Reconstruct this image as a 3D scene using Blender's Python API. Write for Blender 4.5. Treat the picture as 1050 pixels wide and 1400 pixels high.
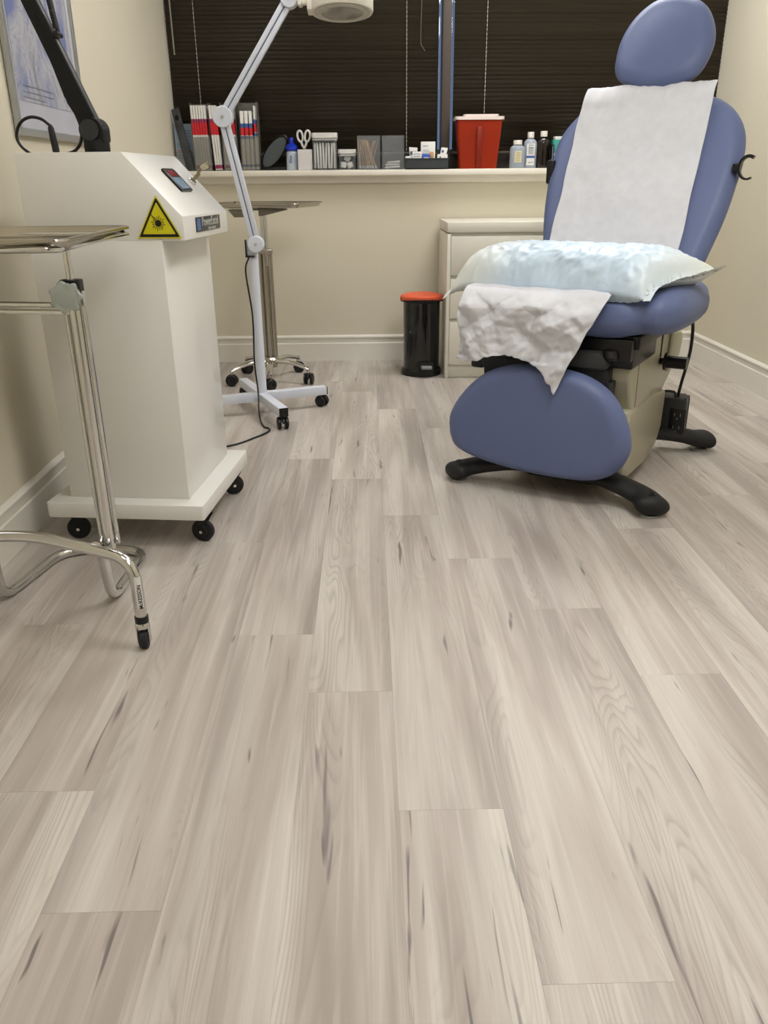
import bpy, bmesh, math, random
from mathutils import Vector, Matrix, noise
random.seed(7)
PI = math.pi
scn = bpy.context.scene
for o in list(bpy.data.objects): bpy.data.objects.remove(o)

# ------------------------------------------------------------------ camera
cd = bpy.data.cameras.new('camera'); cam = bpy.data.objects.new('camera', cd)
scn.collection.objects.link(cam); scn.camera = cam
P_, Y_, R_ = math.radians(22.3), math.radians(1.0), math.radians(-0.5)
F = Vector((math.sin(Y_)*math.cos(P_), math.cos(Y_)*math.cos(P_), -math.sin(P_)))
Rt = F.cross(Vector((0, 0, 1))).normalized(); Up = Rt.cross(F)
R2 = Rt*math.cos(R_) + Up*math.sin(R_); U2 = Up*math.cos(R_) - Rt*math.sin(R_)
mw = Matrix((R2, U2, -F)).transposed().to_4x4(); mw.translation = Vector((0, 0, 1.0))
cam.matrix_world = mw
cd.sensor_fit = 'VERTICAL'; cd.sensor_height = 36; cd.lens = 1100*36/1400; cd.clip_start = 0.02

# ------------------------------------------------------------------ world, exposure
world = bpy.data.worlds.new('world'); scn.world = world; world.use_nodes = True
bg = world.node_tree.nodes['Background']
bg.inputs[0].default_value = (0.40, 0.50, 0.74, 1); bg.inputs[1].default_value = 0.34   # dusk outside the window
scn.view_settings.view_transform = 'Standard'; scn.view_settings.look = 'None'
scn.view_settings.gamma = 1; scn.view_settings.use_curve_mapping = False
scn.view_settings.exposure = 0.30
# the ceiling panels that light the room: (x, y, size_x, size_y, strength)
PANELS = [(0.95, 4.05, 1.20, .60, 12.5), (-0.40, 3.3, .60, .60, 7.0), (0.95, 1.45, .60, .90, 16.0), (-0.30, 0.7, .60, .60, 5.0), (0.75, -.3, .60, 1.20, 7.0)]
PANEL_COL = (1.0, 0.986, 0.98)

# ------------------------------------------------------------------ materials
def lin(h):
    h = h.lstrip('#'); c = [int(h[i:i+2], 16)/255 for i in (0, 2, 4)]
    return tuple(x/12.92 if x <= .04045 else ((x+.055)/1.055)**2.4 for x in c) + (1,)
MATS = {}
def mat(name, hexc, rough=.5, metal=0, var=.04, scale=8, bump=0, bscale=60, coat=0, trans=0, spec=.5, emit=0, alpha=1, ior=1.45, sss=0):
    if name in MATS: return MATS[name]
    m = bpy.data.materials.new(name); m.use_nodes = True; nt = m.node_tree; b = nt.nodes['Principled BSDF']
    c = lin(hexc); tc = nt.nodes.new('ShaderNodeTexCoord')
    n = nt.nodes.new('ShaderNodeTexNoise'); n.inputs['Scale'].default_value = scale; n.inputs['Detail'].default_value = 3
    nt.links.new(tc.outputs['Object'], n.inputs['Vector'])
    r = nt.nodes.new('ShaderNodeValToRGB'); nt.links.new(n.outputs[0], r.inputs[0])
    r.color_ramp.elements[0].position = .3; r.color_ramp.elements[1].position = .7
    r.color_ramp.elements[0].color = tuple(x*(1-var) for x in c[:3])+(1,)
    r.color_ramp.elements[1].color = tuple(min(1, x*(1+var)) for x in c[:3])+(1,)
    nt.links.new(r.outputs[0], b.inputs['Base Color'])
    b.inputs['Roughness'].default_value = rough; b.inputs['Metallic'].default_value = metal
    b.inputs['Coat Weight'].default_value = coat; b.inputs['Transmission Weight'].default_value = trans
    b.inputs['Specular IOR Level'].default_value = spec; b.inputs['IOR'].default_value = ior
    b.inputs['Alpha'].default_value = alpha
    if sss:
        b.inputs['Subsurface Weight'].default_value = sss; b.inputs['Subsurface Scale'].default_value = .02
    if emit:
        b.inputs['Emission Color'].default_value = c; b.inputs['Emission Strength'].default_value = emit
    if bump:
        n2 = nt.nodes.new('ShaderNodeTexNoise'); n2.inputs['Scale'].default_value = bscale; n2.inputs['Detail'].default_value = 4
        nt.links.new(tc.outputs['Object'], n2.inputs['Vector'])
        bp = nt.nodes.new('ShaderNodeBump'); bp.inputs['Strength'].default_value = bump; bp.inputs['Distance'].default_value = .002
        nt.links.new(n2.outputs[0], bp.inputs['Height']); nt.links.new(bp.outputs[0], b.inputs['Normal'])
    MATS[name] = m
    return m
WALL = mat('wall_paint', '#d3ccb8', .75, var=.012, scale=1.5, bump=.08, bscale=180)
CEIL = mat('ceiling_paint', '#e4e1d8', .85, var=.02)
TRIM = mat('trim_paint', '#dfdbd1', .4, var=.015)
SILL = mat('sill_paint', '#e2ddd0', .35, var=.02)
SUB = mat('floor_underlay', '#8a8279', .9)
BRONZE = mat('bronze_frame', '#3a342e', .45, metal=.3)
SLAT = mat('slat_brown', '#2c2519', .42, var=.1, scale=3)
CORDW = mat('cord_white', '#d8d2c4', .8)
WAND = mat('wand_plastic', '#8c8676', .3)
WHITE = mat('white_enamel', '#dfded9', .28, var=.01, coat=.3)
LAMPW = mat('lamp_white', '#d6dbe6', .32, var=.01)
LAMPC = mat('lamp_cream', '#ddd8cb', .35, var=.01)
BLACK = mat('black_plastic', '#0b0b0c', .38, var=.15)
RUBBER = mat('black_rubber', '#151516', .62, var=.2)
DGREY = mat('dark_grey_plastic', '#2a2b2c', .5, var=.15)
NAVYB = mat('blue_black_plastic', '#12151c', .45, var=.1)
CHROME = mat('chrome', '#d4d4d2', .13, metal=1, var=.02)
STEEL = mat('stainless_steel', '#b3aea3', .24, metal=1, var=.05, scale=20)
KNOBG = mat('grey_knob', '#969c94', .5)
VINYL = mat('blue_vinyl', '#5f6b90', .46, var=.03, scale=5, bump=.12, bscale=320, spec=.35)
BEIGE = mat('beige_shell', '#a9a58f', .35, var=.04, scale=4, coat=.1)
DRESS = mat('dresser_white', '#dcd9cc', .38, var=.01)
ORANGE = mat('orange_bag', '#e0623f', .5, bump=.3, bscale=40)
REDP = mat('red_translucent_plastic', '#8f2405', .38, var=.05, spec=.4)
LIDW = mat('pale_pink_lid', '#dccdc6', .4)
PAPERW = mat('paper_white', '#dcdbd7', .7, var=.02)
ACRY = mat('clear_acrylic', '#8e9294', .06, var=0, alpha=.20)
SMOKE = mat('smoky_acrylic', '#8a877f', .08, var=.0, alpha=.36)
CLEAR = mat('clear_plastic_bottle', '#aab2bd', .2, alpha=.8)
YEL = mat('warning_yellow', '#cfc712', .4, var=.02)
INK = mat('black_ink', '#0d0d0d', .5)

def floor_mat():
    m = bpy.data.materials.new('vinyl_plank'); m.use_nodes = True; nt = m.node_tree; N = nt.nodes; Lk = nt.links
    b = N['Principled BSDF']
    tc = N.new('ShaderNodeTexCoord'); oi = N.new('ShaderNodeObjectInfo')
    w = N.new('ShaderNodeMath'); w.operation = 'MULTIPLY'; w.inputs[1].default_value = 37.0; Lk.new(oi.outputs['Random'], w.inputs[0])
    def mp(sx, sy):
        q = N.new('ShaderNodeMapping'); q.inputs['Scale'].default_value = (sx, sy, 1); Lk.new(tc.outputs['Object'], q.inputs['Vector']); return q
    def nz(sx, sy, det, dist, off=0, rough=.5):
        q = mp(sx, sy); n = N.new('ShaderNodeTexNoise'); n.noise_dimensions = '4D'
        n.inputs['Scale'].default_value = 1; n.inputs['Detail'].default_value = det; n.inputs['Distortion'].default_value = dist
        n.inputs['Roughness'].default_value = rough
        a = N.new('ShaderNodeMath'); a.operation = 'ADD'; a.inputs[1].default_value = off; Lk.new(w.outputs[0], a.inputs[0])
        Lk.new(q.outputs[0], n.inputs['Vector']); Lk.new(a.outputs[0], n.inputs['W']); return n.outputs[0]
    def ramp(src, pts):
        r = N.new('ShaderNodeValToRGB'); Lk.new(src, r.inputs[0]); e = r.color_ramp.elements
        while len(e) < len(pts): e.new(.5)
        for k, (p, c) in enumerate(pts):
            e[k].position = p; e[k].color = c if len(c) == 4 else c+(1,)
        return r.outputs[0]
    def mix(fac, a, c, mode='MIX'):
        x = N.new('ShaderNodeMix'); x.data_type = 'RGBA'; x.blend_type = mode
        if isinstance(fac, float): x.inputs[0].default_value = fac
        else: Lk.new(fac, x.inputs[0])
        Lk.new(a, x.inputs[6])
        if isinstance(c, tuple): x.inputs[7].default_value = c
        else: Lk.new(c, x.inputs[7])
        return x.outputs[2]
    g = lambda v: (v, v, v, 1)
    broad = ramp(nz(11, .9, 3, .7), [(.30, lin('#a0978c')), (.43, lin('#b4aaa1')), (.55, lin('#c6bfb6')), (.70, lin('#d1cbc1'))])
    # cathedral figure: contour lines of a slow noise, shown only in parts of a plank
    slow = nz(8.5, .85, 2.0, .35, 5)
    fr = N.new('ShaderNodeMath'); fr.operation = 'MULTIPLY'; fr.inputs[1].default_value = 40; Lk.new(slow, fr.inputs[0])
    fz = N.new('ShaderNodeMath'); fz.operation = 'FRACT'; Lk.new(fr.outputs[0], fz.inputs[0])
    rings = ramp(fz.outputs[0], [(.0, g(.1)), (.45, g(.15)), (.85, g(.9)), (1.0, g(.1))])
    rmask = ramp(nz(9, .8, 1, .3, 9), [(.45, g(0)), (.60, g(.52))])
    rm = N.new('ShaderNodeMath'); rm.operation = 'MULTIPLY'; Lk.new(rings, rm.inputs[0]); Lk.new(rmask, rm.inputs[1])
    c1 = mix(rm.outputs[0], broad, lin('#8d847e'))
    shade = ramp(nz(10, .7, 2, .4, 14), [(.50, g(0)), (.66, g(.62))])
    c2 = mix(shade, c1, lin('#978e88'))
    fib = ramp(nz(170, 3.5, 3, .2, 3, .6), [(.3, g(0)), (.7, g(.3))])
    c3 = mix(fib, c2, lin('#9d958e'))
    fib2 = ramp(nz(60, 1.6, 3, .5, 23, .6), [(.52, g(0)), (.7, g(.38))])
    c3 = mix(fib2, c3, lin('#d6d0c9'))
    crack = ramp(nz(40, 3.0, 2, 1.0, 31), [(.672, g(0)), (.74, g(.85))])
    c4 = mix(crack, c3, lin('#68605e'))
    tone = ramp(oi.outputs['Random'], [(0, g(.93)), (1, g(1.0))])
    c5 = mix(1.0, c4, tone, 'MULTIPLY')
    Lk.new(c5, b.inputs['Base Color'])
    b.inputs['Roughness'].default_value = .40; b.inputs['Specular IOR Level'].default_value = .42
    bp = N.new('ShaderNodeBump'); bp.inputs['Strength'].default_value = .16; bp.inputs['Distance'].default_value = .001
    Lk.new(fib, bp.inputs['Height']); Lk.new(bp.outputs[0], b.inputs['Normal'])
    return m
PLANK = floor_mat()

# ------------------------------------------------------------------ helpers
COL = scn.collection
class G:
    """a bmesh builder for one part"""
    def __init__(s): s.b = bmesh.new()
    def _xf(s, vs, M):
        if M is not None: bmesh.ops.transform(s.b, matrix=M, verts=vs)
    def box(s, c, d, bev=0, M=None, seg=2):
        r = bmesh.ops.create_cube(s.b, size=1); vs = r['verts']
        bmesh.ops.scale(s.b, vec=Vector(d), verts=vs); bmesh.ops.translate(s.b, vec=Vector(c), verts=vs)
        if bev:
            es = list({e for v in vs for e in v.link_edges})
            q = bmesh.ops.bevel(s.b, geom=es, offset=bev, segments=seg, affect='EDGES', profile=.5)
            vs = list({v for f in q['faces'] for v in f.verts} | {v for v in vs if v.is_valid})
        s._xf(vs, M); return s
    def cyl(s, p0, p1, r0, r1=None, seg=20):
        return s.tube([p0, p1], [r0, r0 if r1 is None else r1], seg)
    def tube(s, pts, r, seg=12, closed=False, flat=1.0, upv=None):
        pts = [Vector(p) for p in pts]; n = len(pts)
        rs = r if isinstance(r, (list, tuple)) else [r]*n
        T = []
        for i in range(n):
            a = pts[(i-1) % n] if (closed or i > 0) else pts[i]; c = pts[(i+1) % n] if (closed or i < n-1) else pts[i]
            T.append((c-a).normalized())
        nr = Vector(upv) if upv else (Vector((0, 0, 1)) if abs(T[0].z) < .9 else Vector((1, 0, 0)))
        rings = []
        for i in range(n):
            nr = (nr - T[i]*nr.dot(T[i])).normalized(); bi = T[i].cross(nr)
            rings.append([s.b.verts.new(pts[i] + nr*math.cos(2*PI*k/seg)*rs[i]*flat + bi*math.sin(2*PI*k/seg)*rs[i]) for k in range(seg)])
        for i in range(n if closed else n-1):
            A, B = rings[i], rings[(i+1) % n]
            for k in range(seg): s.b.faces.new((A[k], A[(k+1) % seg], B[(k+1) % seg], B[k]))
        if not closed:
            s.b.faces.new(rings[0][::-1]); s.b.faces.new(rings[-1])
        return s
    def lathe(s, prof, c=(0, 0, 0), seg=32, M=None):
        rings = []; vs = []
        for (r, z) in prof:
            if r < 1e-6:
                v = s.b.verts.new((0, 0, z)); rings.append([v]); vs.append(v)
            else:
                L = [s.b.verts.new((r*math.cos(2*PI*k/seg), r*math.sin(2*PI*k/seg), z)) for k in range(seg)]; rings.append(L); vs += L
        for A, B in zip(rings, rings[1:]):
            for k in range(seg):
                k2 = (k+1) % seg
                if len(A) == 1 and len(B) == 1: continue
                if len(A) == 1: s.b.faces.new((A[0], B[k2], B[k]))
                elif len(B) == 1: s.b.faces.new((A[k], A[k2], B[0]))
                else: s.b.faces.new((A[k], A[k2], B[k2], B[k]))
        for R, rev in ((rings[0], True), (rings[-1], False)):
            if len(R) > 1: s.b.faces.new(R[::-1] if rev else R)
        bmesh.ops.translate(s.b, vec=Vector(c), verts=vs) if M is None else s._xf(vs, M @ Matrix.Translation(Vector(c)))
        return s
    def prism(s, poly, h, M=None, bev=0, seg=2):
        A = [s.b.verts.new((x, y, 0)) for x, y in poly]; B = [s.b.verts.new((x, y, h)) for x, y in poly]; n = len(poly)
        fs = [s.b.faces.new(A[::-1]), s.b.faces.new(B)]
        for k in range(n): fs.append(s.b.faces.new((A[k], A[(k+1) % n], B[(k+1) % n], B[k])))
        vs = A+B
        if bev:
            es = list({e for v in vs for e in v.link_edges})
            q = bmesh.ops.bevel(s.b, geom=es, offset=bev, segments=seg, affect='EDGES', profile=.5)
            vs = list({v for f in q['faces'] for v in f.verts} | {v for v in vs if v.is_valid})
        s._xf(vs, M); return s
    def grid(s, fn, nu, nv):
        V = [[s.b.verts.new(fn(i/nu, j/nv)) for j in range(nv+1)] for i in range(nu+1)]
        for i in range(nu):
            for j in range(nv): s.b.faces.new((V[i][j], V[i+1][j], V[i+1][j+1], V[i][j+1]))
        return s
    def pad(s, outline, T, r, M, puff=.012, steps=7):
        """upholstered cushion: closed outline in local xy, thickness T along z, rounded rim, both faces domed"""
        n = len(outline); cx = sum(p[0] for p in outline)/n; cy = sum(p[1] for p in outline)/n
        Rm = sum(math.hypot(p[0]-cx, p[1]-cy) for p in outline)/n
        prof = []
        for k in range(steps+1):
            t = PI/2*k/steps; prof.append((1-(r/Rm)*(1-math.cos(t)), (T/2)*math.sin(t)))
        base = prof[-1][0]
        for q in (.85, .65, .4, .18): prof.append((base*q, T/2+puff*(1-q*q)))
        full = [(a, -z) for a, z in prof[::-1]][:-1] + prof
        rings = [[s.b.verts.new(M @ Vector((cx+(x-cx)*a, cy+(y-cy)*a, z))) for x, y in outline] for a, z in full]
        for A, B in zip(rings, rings[1:]):
            for k in range(n): s.b.faces.new((A[k], A[(k+1) % n], B[(k+1) % n], B[k]))
        s.b.faces.new(rings[0][::-1]); s.b.faces.new(rings[-1])
        return s
def obj(name, g, m, parent=None, smooth=35, label=None):
    me = bpy.data.meshes.new(name); bmesh.ops.recalc_face_normals(g.b, faces=g.b.faces[:]); g.b.to_mesh(me); g.b.free()
    if m: me.materials.append(m)
    if smooth:
        me.polygons.foreach_set('use_smooth', [True]*len(me.polygons)); me.set_sharp_from_angle(angle=math.radians(smooth))
    o = bpy.data.objects.new(name, me); COL.objects.link(o)
    if parent: o.parent = parent
    if label: o['label'] = label
    return o
def tag(o, label, cat, group=None):
    o['label'] = label; o['category'] = cat
    if group: o['group'] = group
    return o
def thing(name, label, cat, loc=(0, 0, 0), rz=0, group=None):
    o = bpy.data.objects.new(name, None); COL.objects.link(o); o.location = loc; o.rotation_euler = (0, 0, rz)
    o.empty_display_size = .05
    return tag(o, label, cat, group)
def struct(o): o['kind'] = 'structure'; return o
def dup(root, loc=None, rz=None, label=None, parent=None):
    r = root.copy(); COL.objects.link(r)
    if loc is not None: r.location = loc
    if rz is not None: r.rotation_euler = (0, 0, rz)
    if label: r['label'] = label
    if parent is not None: r.parent = parent
    for ch in list(root.children): dup(ch, parent=r)
    return r
def smooth_closed(pts, n=6):
    out = []; N = len(pts)
    for i in range(N):
        p0, p1, p2, p3 = (Vector(pts[(i+k-1) % N]) for k in range(4))
        for k in range(n):
            t = k/n
            out.append(tuple(.5*((2*p1)+(-p0+p2)*t+(2*p0-5*p1+4*p2-p3)*t*t+(-p0+3*p1-3*p2+p3)*t**3)))
    return out
def smooth_open(pts, n=8):
    P = [Vector(p) for p in pts]; P = [2*P[0]-P[1]] + P + [2*P[-1]-P[-2]]; out = []
    for i in range(1, len(P)-2):
        p0, p1, p2, p3 = P[i-1:i+3]
        for k in range(n):
            t = k/n; out.append(.5*((2*p1)+(-p0+p2)*t+(2*p0-5*p1+4*p2-p3)*t*t+(-p0+3*p1-3*p2+p3)*t**3))
    return out + [P[-2]]
def fillet(pts, r, n=8):
    P = [Vector(p) for p in pts]; out = [P[0]]
    for i in range(1, len(P)-1):
        a = (P[i-1]-P[i]); c = (P[i+1]-P[i]); d = min(r, a.length*.48, c.length*.48)
        A = P[i]+a.normalized()*d; B = P[i]+c.normalized()*d
        for k in range(n+1):
            t = k/n; out.append(A*(1-t)**2+P[i]*2*t*(1-t)+B*t*t)
    return out+[P[-1]]
def rrect(w, h, r, n=5, cx=0, cy=0):
    out = []
    for sx, sy, a0 in ((1, 1, 0), (-1, 1, 90), (-1, -1, 180), (1, -1, 270)):
        for k in range(n+1):
            a = math.radians(a0+90*k/n); out.append((cx+sx*(w/2-r)+r*math.cos(a), cy+sy*(h/2-r)+r*math.sin(a)))
    return out
def text(name, body, size, m, parent, M, th=.0004, align='CENTER', bold=0):
    cu = bpy.data.curves.new(name, 'FONT'); cu.body = body; cu.size = size; cu.extrude = th; cu.align_x = align; cu.align_y = 'CENTER'
    cu.resolution_u = 2; cu.offset = bold
    t = bpy.data.objects.new('tmp', cu); COL.objects.link(t); dg = bpy.context.evaluated_depsgraph_get()
    me = bpy.data.meshes.new_from_object(t.evaluated_get(dg)); bpy.data.objects.remove(t)
    me.transform(M); me.materials.clear(); me.materials.append(m)
    o = bpy.data.objects.new(name, me); COL.objects.link(o); o.parent = parent
    return o
def frame(origin, x, y):
    x = Vector(x).normalized(); y = Vector(y); y = (y-x*y.dot(x)).normalized(); z = x.cross(y)
    M = Matrix((x, y, z)).transposed().to_4x4(); M.translation = Vector(origin); return M
FRONT = lambda x, y, z: frame((x, y, z), (1, 0, 0), (0, 0, 1))      # upright plane facing the camera side (-Y)

# ------------------------------------------------------------------ the room
XL, XR, YB, YF, ZC = -1.057, 1.957, 4.88, -1.3, 2.62
g = G(); g.box(((XL+XR)/2, (YB+YF)/2, -.03), (XR-XL+.2, YB-YF+.2, .05)); floor = struct(obj('floor', g, SUB, smooth=0))
joints = {-7: .35, -6: 1.02, -5: .42, -4: 1.150, -3: .889, -2: 1.674, -1: 1.436, 0: 1.084, 1: .755, 2: 1.777, 3: 1.477, 4: .95, 5: .30, 6: 1.22, 7: .60, 8: 1.55, 9: .88, 10: .2}
PL, PW = 1.322, .18; pm = {}
for k in range(-7, 11):
    x0 = max(.04+PW*k, XL); x1 = min(.04+PW*(k+1), XR)
    if x1-x0 < .01: continue
    y = joints[k]
    while y > YF: y -= PL
    while y < YB:
        y0, y1 = max(y, YF), min(y+PL, YB); w, l = round(x1-x0, 4), round(y1-y0, 4); y += PL
        if l < .02: continue
        if (w, l) not in pm:
            gg = G(); gg.prism([(-w/2+.00005, -l/2+.0001), (w/2-.00005, -l/2+.0001), (w/2-.00005, l/2-.0001), (-w/2+.00005, l/2-.0001)], .005)
            top = [e for e in gg.b.edges if all(v.co.z > .004 for v in e.verts)]
            bmesh.ops.bevel(gg.b, geom=top, offset=.0002, segments=1, affect='EDGES')
            o = obj('plank', gg, PLANK, floor, smooth=0); pm[(w, l)] = o.data
        else:
            o = bpy.data.objects.new('plank', pm[(w, l)]); COL.objects.link(o); o.parent = floor
        o.location = ((x0+x1)/2, (y0+y1)/2, -.005)
ZS = 1.064                                                            # top of the sill
g = G(); g.box((XL-.05, (YF+5.06)/2, ZC/2), (.1, 5.06-YF+.2, ZC)); struct(obj('wall_left', g, WALL, smooth=0))
g = G(); g.box((XR+.05, (YF+5.06)/2, ZC/2), (.1, 5.06-YF+.2, ZC)); struct(obj('wall_right', g, WALL, smooth=0))
g = G(); g.box(((XL+XR)/2, YF-.05, ZC/2), (XR-XL+.2, .1, ZC)); struct(obj('wall_front', g, WALL, smooth=0))
g = G(); g.box(((XL+XR)/2, (YB+5.12)/2, (ZS-.03)/2), (XR-XL, 5.12-YB, ZS-.03)); g.box(((XL+XR)/2, (YB+5.12)/2, (2.42+ZC)/2), (XR-XL, 5.12-YB, ZC-2.42))
struct(obj('wall_back', g, WALL, smooth=0))
g = G(); g.box(((XL+XR)/2, (YF+5.12)/2, ZC+.04), (XR-XL+.2, 5.12-YF+.2, .08)); struct(obj('ceiling', g, CEIL, smooth=0))
# window sill and the moulding under it
g = G(); g.box(((XL+XR)/2, (4.80+5.03)/2, ZS-.0155), (XR-XL-.002, .23, .031), .005); struct(obj('trim_1', g, SILL))
g = G(); g.prism([(0, 0), (-.022, .005), (-.03, .018), (-.042, .034), (-.05, .040), (0, .040)], XR-XL-.002, frame((XL+.001, YB, ZS-.071), (0, 1, 0), (0, 0, 1)))
struct(obj('trim_2', g, SILL))
# unseen door added behind the camera so the chrome reflects something dark
WOODD = mat('added_door_wood', '#4a3524', .4, var=.15, scale=3)
dr = struct(bpy.data.objects.new('added_door_1', None)); COL.objects.link(dr); dr.location = (.75, YF, 0)
g = G(); g.box((0, .024, 1.03), (.90, .040, 2.05), .003); obj('added_door_leaf', g, WOODD, dr)
for sx_ in (-1, 1):
    g = G(); g.box((sx_*.495, .014, 1.03), (.08, .024, 2.06), .003); obj('added_door_casing', g, TRIM, dr)
g = G(); g.box((0, .014, 2.10), (1.07, .024, .08), .003); obj('added_door_casing', g, TRIM, dr)
g = G(); g.cyl((-.38, .044, 1.0), (-.38, .09, 1.0), .012, seg=12); g.box((-.33, .095, 1.0), (.12, .014, .02), .004); obj('added_door_handle', g, CHROME, dr)
# baseboards: (depth, height) profile, cap moulding on top
BP = [(0, 0), (.016, 0), (.016, .104), (.012, .108), (.012, .132), (.018, .137), (.018, .144), (.012, .150), (.004, .153), (0, .153)]
def base(name, o, dx, L):
    d = Vector(dx); ny = Vector((0, 0, 1)).cross(d)                   # profile x points into the room
    g = G(); M = Matrix((ny, Vector((0, 0, 1)), d if ny.cross(Vector((0, 0, 1))).dot(d) > 0 else d)).transposed().to_4x4(); M.translation = Vector(o)
    g.prism(BP, L, M); struct(obj(name, g, TRIM, smooth=25))
base('baseboard_back', (XR, YB, 0), (-1, 0, 0), XR-XL)
base('baseboard_left', (XL, YB-.001, 0), (0, -1, 0), YB-YF)
base('baseboard_right', (XR, YF, 0), (0, 1, 0), YB-YF)
# fix: profile must point into the room for every wall
for nm, chk in (('baseboard_back', lambda v: v.y <= YB+1e-4), ('baseboard_left', lambda v: v.x >= XL-1e-4), ('baseboard_right', lambda v: v.x <= XR+1e-4)):
    o = bpy.data.objects[nm]
    if not all(chk(v.co) for v in o.data.vertices):
        for v in o.data.vertices:
            if nm == 'baseboard_back': v.co.y = 2*YB-v.co.y
            if nm == 'baseboard_left': v.co.x = 2*XL-v.co.x
            if nm == 'baseboard_right': v.co.x = 2*XR-v.co.x
        o.data.flip_normals()
# window: bronze frame, mullion, dusk behind the glass
win = struct(bpy.data.objects.new('window_1', None)); COL.objects.link(win); win.location = (0, 5.03, ZS)
GLASS = bpy.data.materials.new('window_glass'); GLASS.use_nodes = True
gn = GLASS.node_tree; gn.nodes.clear(); go = gn.nodes.new('ShaderNodeOutputMaterial'); gt = gn.nodes.new('ShaderNodeBsdfTransparent'); gg_ = gn.nodes.new('ShaderNodeBsdfGlossy')
gg_.inputs['Roughness'].default_value = .03; gm = gn.nodes.new('ShaderNodeMixShader'); gm.inputs[0].default_value = .07
gt.inputs[0].default_value = (.85, .9, .95, 1)
gn.links.new(gt.outputs[0], gm.inputs[1]); gn.links.new(gg_.outputs[0], gm.inputs[2]); gn.links.new(gm.outputs[0], go.inputs[0])
g = G(); W2 = XR-XL
for x in (XL+.02, XR-.02): g.box((x, 0, .68), (.04, .06, 1.36), .003)
g.box(((XL+XR)/2, 0, .052), (W2, .06, .104), .003); g.box(((XL+XR)/2, 0, 1.34), (W2, .06, .05), .003)
obj('frame', g, BRONZE, win)
g = G(); g.box((.447, -.035, .69), (.048, .11, 1.31), .004); obj('mullion', g, mat('mullion_bronze', '#4b423b', .5), win)
g = G(); g.box(((XL+XR)/2, .01, .69), (W2-.06, .006, 1.3)); obj('pane', g, GLASS, win, smooth=0)

# ceiling panels
g = G(); g.box((0, 0, 0), (1, 1, 1))
for k, (x, y, sx, sy, st) in enumerate(PANELS):
    t = thing('ceiling_light', ['long recessed ceiling panel light above the back of the exam chair', 'square recessed ceiling panel light above the white lamp stand', 'oblong recessed ceiling panel light in front of the exam chair', 'square recessed ceiling panel light near the left wall', 'long recessed ceiling panel light at the end of the room away from the window'][k], 'ceiling light', (x, y, ZC))
    f = G()
    for sgn in (-1, 1):
        f.box((sgn*(sx/2+.015), 0, -.012), (.03, sy+.06, .022), .002); f.box((0, sgn*(sy/2+.015), -.012), (sx, .03, .022), .002)
    obj('frame', f, TRIM, t)
    em = bpy.data.materials.new('panel_glow'); em.use_nodes = True; e = em.node_tree.nodes['Principled BSDF']
    e.inputs['Base Color'].default_value = (.8, .8, .8, 1); e.inputs['Emission Color'].default_value = PANEL_COL+(1,); e.inputs['Emission Strength'].default_value = st
    d = G(); d.box((0, 0, -.008), (sx, sy, .006)); obj('diffuser', d, em, t, smooth=0)
g.b.free()

# blinds
def blind(x0, x1, label, cords, wand):
    yb = 4.975; z0, z1 = 1.150, 2.36; w = x1-x0; cx = (x0+x1)/2
    t = thing('venetian_blind', label, 'blind', (cx, yb, z0))
    g = G(); g.box((0, 0, z1-z0), (w, .035, .03), .003); obj('head_rail', g, SLAT, t)
    g = G(); g.box((0, 0, 0), (w, .024, .012), .003); obj('bottom_rail', g, mat('rail_brown', '#4a4238', .35), t)
    n = int((z1-z0-.03)/.0208)
    g = G(); tl = math.radians(64); hw = .0125
    pr = [(-hw, 0), (-hw*.5, .0014), (0, .0019), (hw*.5, .0014), (hw, 0), (hw*.5, .0008), (0, .0012), (-hw*.5, .0008)]
    M = Matrix.Translation((-w/2, 0, 0)) @ Matrix.Rotation(-tl, 4, 'X') @ Matrix(((0, 0, 1, 0), (1, 0, 0, 0), (0, 1, 0, 0), (0, 0, 0, 1)))
    g.prism(pr, w, M); s0 = obj('slat', g, SLAT, t, smooth=50)
    for k in range(n):
        o = s0 if k == 0 else s0.copy()
        if k: COL.objects.link(o)
        o.location = (0, random.uniform(-.0006, .0006), .018+k*.0208)
        o.rotation_euler = (random.uniform(-.07, .07), random.uniform(-.0012, .0012), 0)
    for c in cords:
        g = G(); z = .02                                               # woven ladder cord seen between the slats
        while z < z1-z0-.03:
            g.box((c-cx, -.0145, z), (.0022, .0018, .0125)); z += .0208
        g.box((c-cx, -.0128, (z1-z0)/2), (.0007, .0007, z1-z0-.04))
        obj('ladder_cord', g, CORDW, t, smooth=0)
    if wand:
        g = G(); g.cyl((wand-cx, -.03, z1-z0-.03), (wand-cx+.004, -.032, 1.64-z0), .004, seg=8); obj('tilt_wand', g, WAND, t)
    return t
b1 = blind(XL+.004, .404, 'dark brown slatted blind on the left window, behind the lamp', (-.90, .231), -1.02)
b2 = blind(.488, XR-.004, 'dark brown slatted blind on the right window, behind the blue headrest', (.662, 1.65), None)
g = G(); cx1 = (XL+.004+.404)/2
g.tube(smooth_open([(.313-cx1, -.03, 1.17), (.311-cx1, -.032, .8), (.305-cx1, -.034, .56), (.318-cx1, -.036, .515), (.33-cx1, -.036, .50)], 5), .0022, 6)
obj('pull_cord', g, mat('dark_cord', '#5c5546', .7), b1)

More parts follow.
